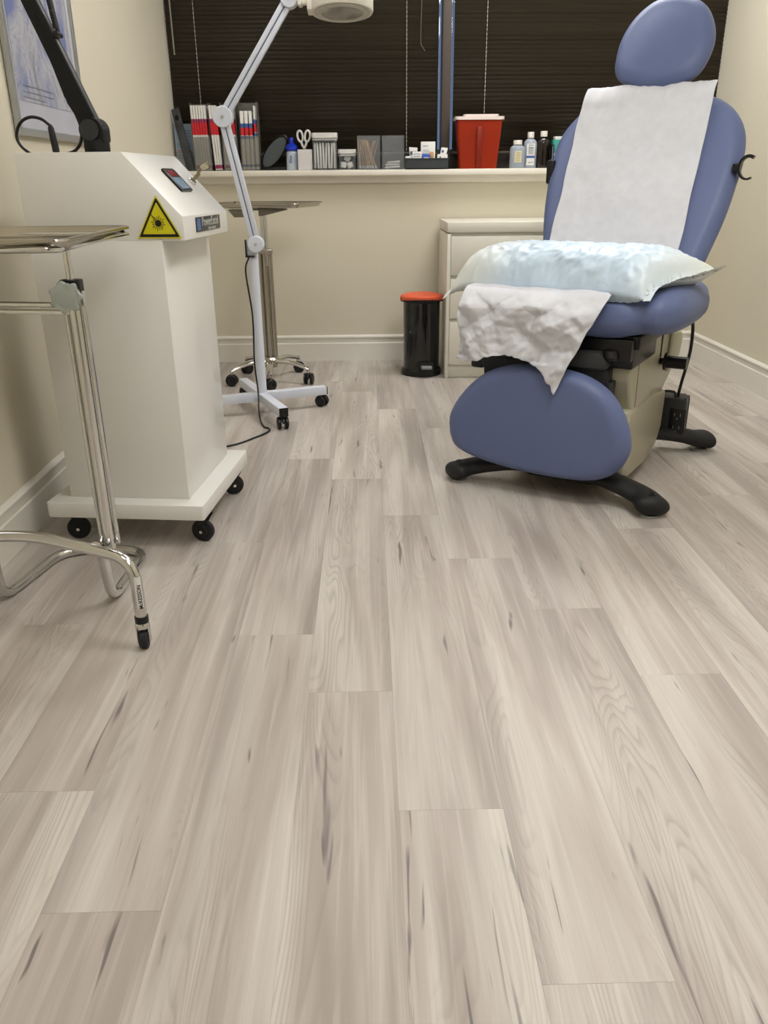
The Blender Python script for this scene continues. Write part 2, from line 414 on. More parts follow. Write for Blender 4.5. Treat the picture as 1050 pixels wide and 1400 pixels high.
# ------------------------------------------------------------------ poster on the left wall
ART = bpy.data.materials.new('marbled_print'); ART.use_nodes = True; nt = ART.node_tree; b = nt.nodes['Principled BSDF']
tc = nt.nodes.new('ShaderNodeTexCoord'); mp = nt.nodes.new('ShaderNodeMapping'); mp.inputs['Scale'].default_value = (1, 3.2, 1.6); mp.inputs['Rotation'].default_value = (.5, 0, 0)
nt.links.new(tc.outputs['Object'], mp.inputs[0])
n1 = nt.nodes.new('ShaderNodeTexNoise'); n1.inputs['Scale'].default_value = 2.2; n1.inputs['Detail'].default_value = 4; n1.inputs['Distortion'].default_value = 1.4; nt.links.new(mp.outputs[0], n1.inputs['Vector'])
r1 = nt.nodes.new('ShaderNodeValToRGB'); nt.links.new(n1.outputs[0], r1.inputs[0]); e = r1.color_ramp.elements
e[0].position = .36; e[0].color = lin('#8089b4'); e[1].position = .47; e[1].color = lin('#a3a6b8'); e.new(.55).color = lin('#bcbcc2'); e.new(.72).color = lin('#97979f')
n2 = nt.nodes.new('ShaderNodeTexNoise'); n2.inputs['Scale'].default_value = 5; n2.inputs['Detail'].default_value = 5; n2.inputs['Distortion'].default_value = 2.2; nt.links.new(mp.outputs[0], n2.inputs['Vector'])
r2 = nt.nodes.new('ShaderNodeValToRGB'); nt.links.new(n2.outputs[0], r2.inputs[0]); e = r2.color_ramp.elements
e[0].position = .485; e[0].color = (0, 0, 0, 1); e[1].position = .5; e[1].color = (.6, .6, .6, 1); e.new(.515).color = (0, 0, 0, 1)
mx = nt.nodes.new('ShaderNodeMix'); mx.data_type = 'RGBA'; nt.links.new(r2.outputs[0], mx.inputs[0]); nt.links.new(r1.outputs[0], mx.inputs[6]); mx.inputs[7].default_value = lin('#5a6699')
nt.links.new(mx.outputs[2], b.inputs['Base Color']); b.inputs['Roughness'].default_value = .12
t = thing('framed_print', 'framed pale blue and grey marbled print on the left wall behind the black arm', 'picture', (XL+.002, 2.70, 1.140))
Lp, Hp = .65, .95
g = G()
g.box((.009, Lp/2, .012), (.018, Lp, .024), .004); g.box((.009, Lp/2, Hp-.012), (.018, Lp, .024), .004)
g.box((.009, .012, Hp/2), (.018, .024, Hp-.03), .004); g.box((.009, Lp-.012, Hp/2), (.018, .024, Hp-.03), .004)
obj('frame', g, mat('silver_frame', '#aeb0ae', .3, metal=.5), t)
g = G(); g.box((.006, Lp/2, Hp/2), (.008, Lp-.03, Hp-.03)); obj('mat_board', g, mat('mat_board', '#b9bac3', .3), t, smooth=0)
g = G(); g.box((.0105, Lp/2, Hp/2+.02), (.002, Lp-.10, Hp-.16)); obj('print', g, ART, t, smooth=0)
g = G()
for k, (w_, z_) in enumerate(((.26, .145), (.26, .128), (.18, .112))): g.box((.0125, .09+w_/2, z_), (.001, w_, .003))
obj('caption_lines', g, mat('caption_grey', '#8d8f9c', .4), t, smooth=0)

# ------------------------------------------------------------------ generic casters
def disc_caster(parent, loc, r=.030, w=.02, yaw=0, hub=True, m=RUBBER, top=.06):
    """plate caster with one solid wheel, axle along local X"""
    c = bpy.data.objects.new('caster', None)
    g = G(); g.box((0, 0, top-.004), (.055, .055, .006), .002)
    for s in (-1, 1): g.prism([(-.026, 0), (.026, 0), (.012, -.034), (-.004, -.034)], .003, frame((s*(w/2+.004)-.0015, -.006, top-.006), (0, 1, 0), (0, 0, 1)))
    c = obj('caster', g, BLACK, parent); c.location = loc; c.rotation_euler = (0, 0, yaw)
    g = G(); M = frame((-w/2, -.002, r), (0, 1, 0), (0, 0, 1))
    g.lathe([(0, 0), (r*.5, 0), (r*.55, .002), (r*.82, .001), (r, .004), (r, w-.004), (r*.82, w-.001), (r*.55, w-.002), (r*.5, w), (0, w)], seg=28, M=M)
    obj('wheel', g, m, c)
    if hub:
        g = G(); g.cyl((-w/2-.008, -.002, r), (w/2+.008, -.002, r), .005, seg=12); obj('axle', g, CHROME, c, label='bright steel axle')
    return c
def twin_caster(parent, loc, r=.025, yaw=0, top=.06):
    g = G()
    g.tube([(0, 0, top-.004), (0, 0, top+.012)], .006, 10)
    pts = [(r*1.12*math.cos(a), r*1.12*math.sin(a)) for a in [math.radians(q) for q in range(20, 200, 20)]]
    g.prism(pts, .012, frame((-.006, 0, r), (0, 1, 0), (0, 0, 1)), .002)
    c = obj('caster', g, BLACK, parent); c.location = loc; c.rotation_euler = (0, 0, yaw)
    for s in (-1, 1):
        g = G(); M = frame((s*.0165-.0095, 0, r), (0, 1, 0), (0, 0, 1))
        g.lathe([(0, .001), (r*.4, .001), (r*.5, 0), (r*.9, .002), (r, .005), (r, .014), (r*.9, .017), (r*.5, .019), (r*.4, .017), (0, .017)], seg=24, M=M)
        obj('wheel', g, BLACK, c)
    return c

# ------------------------------------------------------------------ laser console
t = thing('laser_machine', 'white upright laser console with sloped head and yellow warning triangle', 'laser machine', (-.893, 2.255, 0), math.radians(-6))
DV = .425
g = G(); g.prism(rrect(.47, .53, .008, 3, .182, DV/2), .046, Matrix.Translation((0, 0, .094)), .003); obj('base_plate', g, WHITE, t)
g = G(); g.box((.1805, DV/2, (.14+.864)/2), (.361, DV-.0004, .864-.14), .0015); obj('column', g, WHITE, t)
g = G(); g.prism([(-.001, .863), (.423, .863), (.423, .922), (.279, 1.076), (-.001, 1.076)], DV, frame((0, DV, 0), (1, 0, 0), (0, 0, 1)), .0015, 2); obj('head_housing', g, WHITE, t)
for (cx_, cy_, yw) in ((0.0, .015, .2), (.385, .02, -.15), (.375, DV-.01, .5), (0.0, DV-.01, .1)):
    c = disc_caster(t, (cx_, cy_, 0), r=.034, w=.022, yaw=PI/2+yw, top=.094)
# slope frame: x to the far side (+v), y up the slope
sl = Vector((-.144, 0, .154)).normalized(); SO = Vector((.423, 0, .922))
def slope(vv, d, lift=0): return frame(SO+sl*d+Vector((0, vv, 0))+Vector((.154, 0, .144)).normalized()*lift, (0, 1, 0), tuple(sl))
g = G(); g.prism(rrect(.098, .078, .006), .006, slope(.222, .117), .0015); disp = obj('display', g, BLACK, t)
g = G(); g.prism(rrect(.072, .040, .003), .0008, slope(.222, .104, .006)); obj('screen', g, mat('screen_blue_grey', '#7f93a6', .15), disp)
g = G(); g.prism(rrect(.060, .020, .002), .0009, slope(.222, .138, .006)); obj('readout', g, mat('readout_red', '#7b2228', .2), disp)
g = G(); M = slope(.345, .112); g.lathe([(0, 0), (.014, 0), (.014, .006), (.011, .009), (0, .009)], seg=20, M=M); kl = obj('key_lock', g, CHROME, t)
g = G(); g.box((0, 0, .022), (.004, .010, .03), .001, M); g.prism(rrect(.026, .024, .009), .003, M @ frame((-.013, -.0015, .045), (0, 0, 1), (1, 0, 0)), .0005)
g.tube([M @ Vector((.012*math.cos(a)-.012, .0, .066+.012*math.sin(a))) for a in [2*PI*k/16 for k in range(16)]], .0015, 6, closed=True)
g.prism(rrect(.03, .016, .006), .002, M @ frame((-.03, -.006, .065), (1, 0, .6), (0, 1, 0)), .0005)
obj('key', g, mat('brass_key', '#8a8167', .45, metal=.3), kl)
g = G(); g.prism(rrect(.232, .038, .003), .0025, frame((.423, .22, .897), (0, 1, 0), (0, 0, 1)), .0006); npl = obj('name_plate', g, mat('plate_dark', '#35383a', .3), t)
g = G(); g.prism(rrect(.03, .030, .002), .0006, frame((.4255, .125, .897), (0, 1, 0), (0, 0, 1))); obj('blue_panel', g, mat('plate_blue', '#2f5f96', .3), npl)
M = frame((.4258, .236, .902), (0, 1, 0), (0, 0, 1)); LET = mat('plate_letters', '#b3b5ae', .4)
text('lettering', 'PowerExcel', .034, LET, npl, M)
text('lettering', 'laser system', .015, LET, npl, frame((.4258, .25, .884), (0, 1, 0), (0, 0, 1)))
# warning triangle on the near side
def tri(w, h, r, x0=.362, z0=.874):
    P = [Vector((-w/2, 0)), Vector((w/2, 0)), Vector((0, h))]; out = []
    for i in range(3):
        p, a, c = P[i], P[i-1], P[(i+1) % 3]
        A = p+(a-p).normalized()*r; B = p+(c-p).normalized()*r
        for k in range(5):
            q = k/4; out.append(tuple(A*(1-q)**2+p*2*q*(1-q)+B*q*q))
    return [(x+x0, z+z0) for x, z in out]
M0 = lambda y: frame((0, y, 0), (1, 0, 0), (0, 0, 1))
g = G(); g.prism(tri(.118, .105, .004, .358, .869), .0008, M0(-.002)); ws = obj('warning_sign', g, YEL, t, smooth=0)
g = G()
out, inn = tri(.108, .096, .004, .358, .8725), tri(.088, .078, .003, .358, .8795)
A = [g.b.verts.new((x, -.0034, z)) for x, z in out]; B = [g.b.verts.new((x, -.0034, z)) for x, z in inn]
for k in range(len(A)): g.b.faces.new((A[k], A[(k+1) % len(A)], B[(k+1) % len(A)], B[k]))
cx_, cz_ = .358, .906
g.lathe([(0, 0), (.0085, 0), (.0085, .0006), (0, .0006)], seg=20, M=frame((cx_, -.003, cz_), (1, 0, 0), (0, 0, 1)))
for k in range(16):
    a = 2*PI*k/16+.2; L0, L1 = (.010, .019 if k % 2 else .016)
    Mr = frame((cx_+math.cos(a)*(L0+L1)/2, -.0032, cz_+math.sin(a)*(L0+L1)/2), (math.cos(a), 0, math.sin(a)), (-math.sin(a), 0, math.cos(a)))
    g.box((0, 0, 0), (L1-L0, .0016, .0005), 0, Mr)
a = math.radians(128); Mr = frame((cx_+math.cos(a)*.014, -.0033, cz_+math.sin(a)*.014), (math.cos(a), 0, math.sin(a)), (-math.sin(a), 0, math.cos(a))); g.box((0, 0, 0), (.028, .0018, .0005), 0, Mr)
obj('sunburst_symbol', g, INK, ws, smooth=0)
# articulated arm
ARMB = mat('arm_black', '#0c0d0e', .55, var=.1, spec=.35)
g = G(); ax, ay = .137, .2
g.box((ax, ay, 1.079), (.078, .07, .006), .001); g.cyl((ax, ay, 1.08), (ax, ay, 1.112), .034, seg=28)
g.tube([(ax-.002, ay-.028, 1.136), (ax-.002, ay+.028, 1.136)], .032, 28); g.box((ax+.006, ay, 1.125), (.056, .05, .04), .008)
arm = obj('arm', g, ARMB, t)
g = G(); g.tube([(ax-.004, ay-.034, 1.136), (ax-.004, ay-.028, 1.136)], .026, 28); g.tube([(ax-.004, ay-.036, 1.136), (ax-.004, ay-.034, 1.136)], .004, 12); obj('pivot_cap', g, DGREY, arm)
d = Vector((.012-.137, 0, 1.444-1.14)).normalized(); nx = Vector((d.z, 0, -d.x)); b0 = Vector((ax-.002, ay, 1.136))
Md = frame(b0+Vector((0, .016, 0)), tuple(nx), tuple(d))
g = G(); g.prism([(-.020, 0), (.022, 0), (.017, .60), (-.017, .60), (-.019, .19), (-.030, .10), (-.026, .085)], .032, Md, .003); obj('lower_link', g, ARMB, arm)
g = G(); g.prism([(.0175, .02), (.0235, .02), (.0185, .59), (.0165, .59)], .024, Md @ Matrix.Translation((0, 0, .004)), .001); obj('edge_rail', g, mat('arm_rail_grey', '#4a4b4c', .4), arm)
top = b0+d*.60
g = G(); g.tube([top+Vector((0, -.02, 0)), top+Vector((0, .024, 0))], .026, 24); g.tube([top, top+Vector((.16, 0, .17))], .016, 16); g.tube([top+Vector((.16, 0, .17)), top+Vector((.30, -.02, .05))], [.014, .01], 16); obj('upper_link', g, ARMB, arm)
s0 = b0+d*.238+nx*.030; s1 = s0+Vector((-.010, 0, .10)); 
g = G(); g.tube([s0+Vector((0, -.02, -.004)), s0+Vector((0, .01, -.004))], .0075, 12); g.tube([s0, s0+Vector((-.006, 0, .03))], .0055, 10)
for k in range(26):
    q = s0+Vector((-.004, 0, .012))+(Vector((-.012, 0, .088)).normalized()*.0072*k)
    g.tube([q, q+Vector((-.0008, 0, .0055))], .0078, 12)
g.tube([s0, s0+Vector((-.026, 0, .205))], .0055, 10); obj('hose', g, BLACK, arm)
# loop cable
y_ = .2
g = G(); g.tube(smooth_open([(-.052, y_, 1.077), (-.080, y_, 1.10), (-.088, y_, 1.127), (-.072, y_, 1.157), (-.044, y_, 1.171), (-.012, y_, 1.167), (.012, y_, 1.150)], 6), .0042, 10); obj('cable', g, BLACK, t)
g = G(); g.tube([(.012, y_, 1.152), (.013, y_, 1.144), (.015, y_, 1.120), (.018, y_, 1.092), (.018, y_, 1.084)], [.0045, .008, .009, .0095, .0095], 12); g.tube([(.018, y_, 1.086), (.018, y_, 1.077)], .006, 10); obj('connector_plug', g, RUBBER, t)
g = G(); g.tube(smooth_open([(.045, y_, 1.077), (.075, y_, 1.088), (.094, y_, 1.112), (.098, y_, 1.145), (.090, y_, 1.175), (.085, y_, 1.195)], 6), [.0042]*22+[.005]*9+[.006]*10 if False else .0045, 10); obj('cable', g, BLACK, t)

# ------------------------------------------------------------------ chrome instrument stand, near left
t = thing('instrument_stand', 'chrome instrument stand with steel tray in the left foreground', 'instrument stand', (-.62, 1.70, 0))
def P(x, y, z): return (x+.62, y-1.70, z)
R = .0135
g = G(); pts = fillet([P(-.531, 1.630, .075), P(-.534, 1.635, .225), P(-.79, 1.735, .242), P(-.985, 1.775, .225), P(-.992, 1.80, .075)], .06, 10); g.tube(pts, R, 16); obj('front_leg_tube', g, CHROME, t)
g = G(); pts = fillet([P(-.628, 1.676, .236), P(-.645, 1.755, .2), P(-.668, 1.845, .0145), P(-.655, 2.13, .0145), P(-.80, 2.16, .0145), P(-.90, 2.13, .0145), P(-.955, 1.86, .0145), P(-.925, 1.79, .2), P(-.915, 1.765, .236)], .055, 10); g.tube(pts, R, 16); obj('floor_loop_tube', g, CHROME, t)
def post(x, y, nm='post'):
    g = G(); g.tube([P(x, y, .225), P(x, y, .80)], .0125, 20); o = obj(nm, g, CHROME, t)
    g = G()
    for s in (-1, 1): g.tube([P(x+s*.0185, y+.002, .235), P(x+s*.0185, y+.002, .80)], .0050, 10)
    obj('post_rib', g, CHROME, o)
    g = G(); g.tube([P(x, y, .79), P(x, y, .884)], .0072, 14); obj('inner_rod', g, CHROME, o)
    g = G(); g.prism(rrect(.040, .034, .008), .026, Matrix.Translation(P(x, y+.004, .796)), .003); obj('clamp_block', g, BLACK, o)
    return o
p1 = post(-.602, 1.70); p2 = post(-.925, 1.757)
g = G(); kn = []
for k in range(72):
    a = 2*PI*k/72; r = .0285+.0042*math.cos(7*a); kn.append((r*math.cos(a), r*math.sin(a)))
g.prism(kn, .020, FRONT(*P(-.604, 1.672, .792)) @ Matrix.Rotation(.15, 4, 'Y'), .003, 2); g.lathe([(0, -.018), (.012, -.018), (.012, 0), (0, 0)], seg=16, M=FRONT(*P(-.604, 1.675, .792)))
g.lathe([(.016, .0201), (.0165, .0208), (.013, .0212), (0, .0212)], seg=20, M=FRONT(*P(-.604, 1.672, .792)) @ Matrix.Rotation(.15, 4, 'Y'))
obj('clamp_knob', g, KNOBG, t)
for dz in (.757, .772):
    g = G(); g.tube([P(-.610, 1.698, dz), P(-.92, 1.752, dz)], .0056, 12); obj('cross_bar', g, CHROME, t)
def tray(parent, cx, cy, z, w, l, rz, rim=.014, m=STEEL, depth=.018):
    g = G(); M = Matrix.Translation((cx, cy, z)) @ Matrix.Rotation(rz, 4, 'Z'); rr = .035
    def ring(inset, zz, r): return [g.b.verts.new(M @ Vector((x, y, zz))) for x, y in rrect(w-2*inset, l-2*inset, r, 7)]
    rs = [ring(0, .000, rr), ring(.001, .004, rr), ring(.006, .0055, rr-.004), ring(.010, .003, rr-.006), ring(.016, -depth, rr-.010), ring(.026, -depth-.003, rr-.016)]
    back = [ring(.027, -depth-.0045, rr-.016), ring(.0145, -depth-.001, rr-.009), ring(.0085, .001, rr-.004), ring(.0045, .0035, rr-.002), ring(.001, -.002, rr)]
    seq = rs
    for A, B in zip(seq, seq[1:]):
        for k in range(len(A)): g.b.faces.new((A[k], A[(k+1) % len(A)], B[(k+1) % len(A)], B[k]))
    g.b.faces.new(rs[-1])
    for A, B in zip(back, back[1:]):
        for k in range(len(A)): g.b.faces.new((A[k], A[(k+1) % len(A)], B[(k+1) % len(A)], B[k]))
    g.b.faces.new(back[0][::-1])
    A, B = back[-1], rs[0]
    for k in range(len(A)): g.b.faces.new((A[k], A[(k+1) % len(A)], B[(k+1) % len(A)], B[k]))
    return obj('tray', g, m, parent, smooth=50)
tray(t, *P(-.762, 1.865, .901), .375, .53, math.radians(2))
g = G(); pts = [P(x, y, .887) for x, y in rrect(.352, .505, .03, 6, -.762, 1.865)]; g.tube(pts, .0055, 10, closed=True); obj('tray_ring', g, CHROME, t)
def small_caster(x, y, yaw):
    c = G(); c.tube([P(x, y, .068), P(x, y, .084)], .0155, 20); cc = obj('caster', c, BLACK, t)
    c = G(); c.lathe([(.014, .052), (.0165, .056), (.0165, .064), (.014, .068)], seg=20, M=Matrix.Translation(P(x, y, 0)))
    for s in (-1, 1): c.box((s*.0135, 0, .036), (.003, .020, .04), .001, Matrix.Translation(P(x, y, 0)) @ Matrix.Rotation(yaw, 4, 'Z'))
    obj('fork', c, CHROME, cc)
    c = G(); M = Matrix.Translation(P(x, y, .0245)) @ Matrix.Rotation(yaw, 4, 'Z') @ frame((-.011, 0, 0), (0, 1, 0), (0, 0, 1))
    c.lathe([(0, .002), (.012, .002), (.013, 0), (.021, .001), (.0245, .005), (.0245, .017), (.021, .021), (.013, .022), (.012, .020), (0, .020)], seg=28, M=M); obj('wheel', c, RUBBER, cc)
small_caster(-.531, 1.630, .1); small_caster(-.992, 1.80, -.2)
g = G(); 
a0 = math.radians(-62)
def onleg(ang, z, r=.0139): return Vector(P(-.5322+r*math.cos(ang), 1.6315+r*math.sin(ang), z))
g.grid(lambda u, v: onleg(a0-.55+1.1*u, .102+.085*v), 6, 1); st = obj('sticker', g, PAPERW, t)
M = frame(onleg(a0+.1, .137, .0142), (.0, 0, 1), tuple(Vector((math.sin(a0)*1, -math.cos(a0), 0))))
text('lettering', 'McKESSON', .0125, INK, st, M, th=.0002, bold=.0002)

# ------------------------------------------------------------------ magnifier lamp on a white cross base
t = thing('magnifier_lamp', 'white magnifier floor lamp with jointed arm and cross-shaped wheeled base', 'lamp', (-.500, 3.70, 0))
def Q(x, y, z): return (x+.5, y-3.70, z)
BC = Vector(Q(-.502, 3.70, .078))
dirs = [(Vector((.128, -.292, 0)).normalized(), .322), (Vector((.284, .106, 0)).normalized(), .312), (Vector((-.284, -.106, 0)).normalized(), .312), (Vector((-.128, .292, 0)).normalized(), .322)]
for d, L in dirs:
    q = Vector((-d.y, d.x, 0)); s_ = .0 if abs(d.y) > .5 else .021
    g = G(); g.box(((L+s_)/2+.0 if s_ == 0 else (L+s_)/2, 0, 0), (L-s_, .042, .040), .002, frame(BC, tuple(d), tuple(q))); lg = obj('base_leg', g, LAMPW, t)
    g = G(); g.box((L+.002, 0, 0), (.005, .040, .038), .001, frame(BC, tuple(d), tuple(q))); obj('end_cap', g, BLACK, lg)
    e = BC+d*(L-.02); c = twin_caster(t, (e.x, e.y, 0), r=.027, yaw=random.uniform(-.8, .8)+.4, top=.050)
g = G(); g.tube([Q(-.500, 3.70, .096), Q(-.500, 3.70, .715)], .0225, 28); obj('pole', g, LAMPW, t)
J1, J2, J3 = Vector(Q(-.478, 3.66, .757)), Vector(Q(-.578, 3.66, 1.25)), Vector(Q(-.287, 3.66, 1.663))
def disc(c, r, nm='joint_disc', m=LAMPW, y0=-.026, y1=.026):
    g = G(); g.lathe([(0, y0), (r*.93, y0), (r, y0+.003), (r, y1-.003), (r*.93, y1), (0, y1)], seg=36, M=Matrix.Translation(c) @ Matrix.Rotation(PI/2, 4, 'X')); o = obj(nm, g, m, t)
    g = G(); g.lathe([(0, y1), (.007, y1), (.006, y1+.004), (0, y1+.004)], seg=14, M=Matrix.Translation(c) @ Matrix.Rotation(PI/2, 4, 'X')); obj('screw', g, CHROME, o)
for J, r in ((J1, .034), (J2, .040), (J3, .034)): disc(J, r)
def armpair(A, B, off):
    d = (B-A).normalized(); q = Vector((d.z, 0, -d.x))
    for s in (-1, 1):
        g = G(); g.box((0, 0, 0), ((B-A).length-.02, .0185, .024), .003, frame((A+B)/2+q*s*.0115+Vector((0, off, 0)), tuple(d), tuple(q))); obj('arm_bar', g, LAMPW, t)
    g = G(); g.box((0, 0, 0), ((B-A).length-.02, .005, .018), 0, frame((A+B)/2+Vector((0, off, 0)), tuple(d), tuple(q))); obj('spring_slot', g, mat('slot_grey', '#5f6878', .5), t)
armpair(J1, J2, 0); armpair(J2, J3, .0)
g = G(); g.box((J1.x-.022, J1.y+.03, .735), (.042, .02, .07), .006); g.tube([(0, 0, .70), (0, 0, .715)], .024, 24); g.box((J1.x-.022, J1.y+.04, .716), (.04, .05, .02), .003)
obj('pole_bracket', g, LAMPW, t)
g = G(); g.box((J1.x-.048, J1.y+.025, .738), (.005, .03, .072), .001); g.box((J1.x-.030, J1.y+.025, .705), (.040, .05, .006), .001); obj('bracket_gasket', g, BLACK, t)
# head: hinge, yoke and round lamp, tilted a little towards the room
H = Vector(Q(-.083, 3.66, 1.640)); TH = Matrix.Translation(H) @ Matrix.Rotation(math.radians(-7), 4, 'X')
g = G(); rh = .122
g.lathe([(0, .042), (.095, .042), (.112, .036), (rh, .024), (rh, -.020), (rh-.003, -.026), (.075, -.027), (.073, -.020), (0, -.020)], seg=56, M=TH); hd = obj('lamp_head', g, LAMPC, t)
g = G(); g.lathe([(.0, -.0215), (.072, -.0215), (.0725, -.0200), (0, -.0200)], seg=40, M=TH); obj('magnifier_lens', g, mat('lens_grey', '#8f8c84', .06, var=.12, scale=14), hd)
g = G(); g.lathe([(.082, -.0272), (.110, -.0272), (.110, -.0292), (.082, -.0292), (.082, -.0272)], seg=48, M=TH); obj('light_ring', g, mat('ring_diffuser', '#b9b4a6', .3), hd)
g = G(); g.box((-.118, 0, .0), (.034, .07, .052), .005, TH); g.box((-.145, 0, .012), (.04, .02, .022), .004, TH); g.cyl(TH @ Vector((-.163, -.03, .010)), TH @ Vector((-.163, .03, .010)), .010, seg=16)
g.prism(rrect(.016, .034, .006), .01, TH @ frame((-.163, -.03, .006), (1, 0, 0), (0, 0, 1)), .002)
g.tube([J3+Vector((.02, 0, 0)), TH @ Vector((-.15, 0, .012))], .009, 12); obj('head_yoke', g, LAMPC, t)
g = G(); pts = smooth_open([Q(-.516, 3.672, .70), Q(-.53, 3.655, .64), Q(-.515, 3.665, .45), Q(-.520, 3.66, .25), Q(-.510, 3.64, .12), Q(-.500, 3.56, .025), Q(-.470, 3.45, .0045), Q(-.440, 3.41, .0045), Q(-.440, 3.36, .0045), Q(-.485, 3.28, .0045), Q(-.560, 3.18, .0045), Q(-.68, 3.12, .0045), Q(-.82, 3.13, .0045)], 8)
g.tube(pts, .0038, 8); obj('power_cord', g, BLACK, t)

# ------------------------------------------------------------------ stainless stand at the back
t = thing('tray_stand', 'steel tray table on a five-star wheeled base by the back wall', 'tray stand', (-.53, 4.37, 0))
g = G(); g.lathe([(0, .075), (.034, .075), (.034, .095), (.045, .10), (.045, .118), (.036, .128), (.02, .13), (0, .13)], seg=28); obj('hub', g, STEEL, t)
cast = [(-.298, 4.25), (-.744, 4.235), (-.515, 4.125), (-.405, 4.555), (-.69, 4.545)]
for k, (x, y) in enumerate(cast):
    e = Vector((x+.53, y-4.37, 0)); e = e.normalized()*.235; d = e.normalized()
    g = G(); pts = [Vector((0, 0, .106))+d*.03, Vector((0, 0, .108))+d*.12, Vector((0, 0, .092))+d*.20, Vector((0, 0, .078))+d*.238]
    g.tube(smooth_open(pts, 4), [.0205-.008*i/12 for i in range(13)], 12, flat=.62); lg = obj('base_arm', g, CHROME, t)
    g = G(); g.tube([d*.232+Vector((0, 0, .062)), d*.232+Vector((0, 0, .094))], .009, 12); obj('caster_stem', g, CHROME, lg)
    twin_caster(t, (d.x*.235, d.y*.235, 0), r=.030, yaw=math.atan2(d.y, d.x)+random.uniform(.2, 1.0), top=.062)
for k, (dx, dy) in enumerate(((-.026, 0), (.0, -.006), (.026, 0))):
    g = G(); g.tube([(dx, dy, .12), (dx, dy, .68)], .0128, 16); obj('column_tube', g, STEEL, t)
for zc in (.672,):
    g = G(); g.box((0, 0, zc), (.082, .036, .028), .006); obj('column_collar', g, STEEL, t)
g = G(); g.tube([(.004, 0, .6), (.004, 0, .865)], .018, 16); obj('lift_rod', g, CHROME, t)
g = G()
g.prism([(-.10, .872), (.13, .872), (.12, .885), (-.10, .885)], .03, frame((0, .015, 0), (1, 0, 0), (0, 0, 1)), .002)
g.prism([(-.15, .880), (-.03, .880), (-.05, .845), (-.12, .845)], .10, frame((0, -.05, 0), (1, 0, 0), (0, 0, 1)), .003)
g.prism([(.0, .850), (.02, .850), (.13, .875), (.12, .884), (.0, .884)], .10, frame((0, -.05, 0), (1, 0, 0), (0, 0, 1)), .002)
obj('tray_bracket', g, mat('bracket_grey', '#7a766c', .4, metal=.6), t)
tray(t, .015, .0, .905, .50, .42, math.radians(-14), depth=.014)

# ------------------------------------------------------------------ pedal bin
t = thing('pedal_bin', 'black pedal bin with orange bag folded over the rim, beside the white dresser', 'trash bin', (.294, 4.50, 0))
g = G(); g.lathe([(.0, .004), (.100, .004), (.100, .41), (.0, .41)], seg=48); obj('body', g, mat('bin_gloss_black', '#0b0c0e', .12, coat=.5), t)
g = G(); g.lathe([(.0, 0), (.112, 0), (.113, .02), (.106, .036), (.101, .040), (0, .040)], seg=48); obj('base_ring', g, BLACK, t)
g = G(); g.lathe([(.100, .396), (.112, .400), (.114, .412), (.110, .422), (.095, .424), (.095, .396), (.100, .396)], seg=48); g.box((-.106, -.02, .410), (.018, .03, .024), .006); g.box((.106, -.02, .410), (.018, .03, .024), .006); obj('rim', g, BLACK, t)
g = G(); g.lathe([(0, .424), (.09, .424), (.108, .422), (.106, .432), (.085, .438), (.04, .441), (0, .441)], seg=48); obj('lid', g, ORANGE, t, label='orange liner and lid top')
def skirt(u, v):
    a = -PI*1.02+PI*1.04*u; zz = .436-(.020+.012*abs(math.cos(a))**3+.006*noise.noise(Vector((a*3, 1, 0))))*v
    r = .106+.0105*min(1, v*2.5)+.0015*noise.noise(Vector((a*9, v*3, 2)))
    return (r*math.cos(a), r*math.sin(a), zz)
g = G(); g.grid(skirt, 60, 5); o = obj('bag_fold', g, ORANGE, t); md = o.modifiers.new('s', 'SOLIDIFY'); md.thickness = .001
g = G(); g.prism(rrect(.088, .074, .012), .022, FRONT(.018, -.098, .046), .003); pf = obj('pedal_frame', g, BLACK, t)
g = G(); g.box((.022, -.132, .058), (.058, .036, .016), .004); obj('pedal', g, mat('pedal_grey', '#85888a', .35), t, label='grey foot pedal')

# ------------------------------------------------------------------ dresser
t = thing('dresser', 'white three-drawer chest against the back wall behind the exam chair', 'dresser', (.415, 4.355, 0))
DW, DH, DD = .80, .805, .495
g = G(); g.box((.009, DD/2, .375), (.018, DD, .75), .001); g.box((DW-.009, DD/2, .375), (.018, DD, .75), .001); g.box((DW/2, DD-.004, .40), (DW-.04, .008, .7))
g.box((DW/2, .03, .034), (DW-.036, .018, .066), .001); g.box((DW/2, .26, .07), (DW-.036, .46, .012)); obj('body', g, DRESS, t)
g = G(); g.box((DW/2, .024, .40), (DW-.036, .008, .72)); obj('face_backing', g, DRESS, t)
g = G(); g.box((DW/2, DD/2, DH-.024), (DW, DD, .048), .0015); obj('top', g, DRESS, t)
g = G(); g.box((DW/2, .05, .745), (DW-.038, .012, .02)); obj('shadow_rail', g, DRESS, t)
for z0, z1 in ((.545, .738), (.323, .526), (.075, .305)):
    g = G(); g.box((DW/2, .010, (z0+z1)/2), (DW-.040, .018, z1-z0), .0015); dr = obj('drawer', g, DRESS, t)
    g = G(); g.box((DW/2, .15, (z0+z1)/2-.01), (DW-.06, .26, z1-z0-.06)); obj('drawer_box', g, DRESS, dr)

# ------------------------------------------------------------------ exam chair
CH_A = math.radians(-32)
t = thing('exam_chair', 'large blue podiatry exam chair with beige base and black feet on the right', 'exam chair', (.82, 2.895, 0), CH_A)
I = lambda x, y, z: frame((x, y, z), (1, 0, 0), (0, 1, 0))
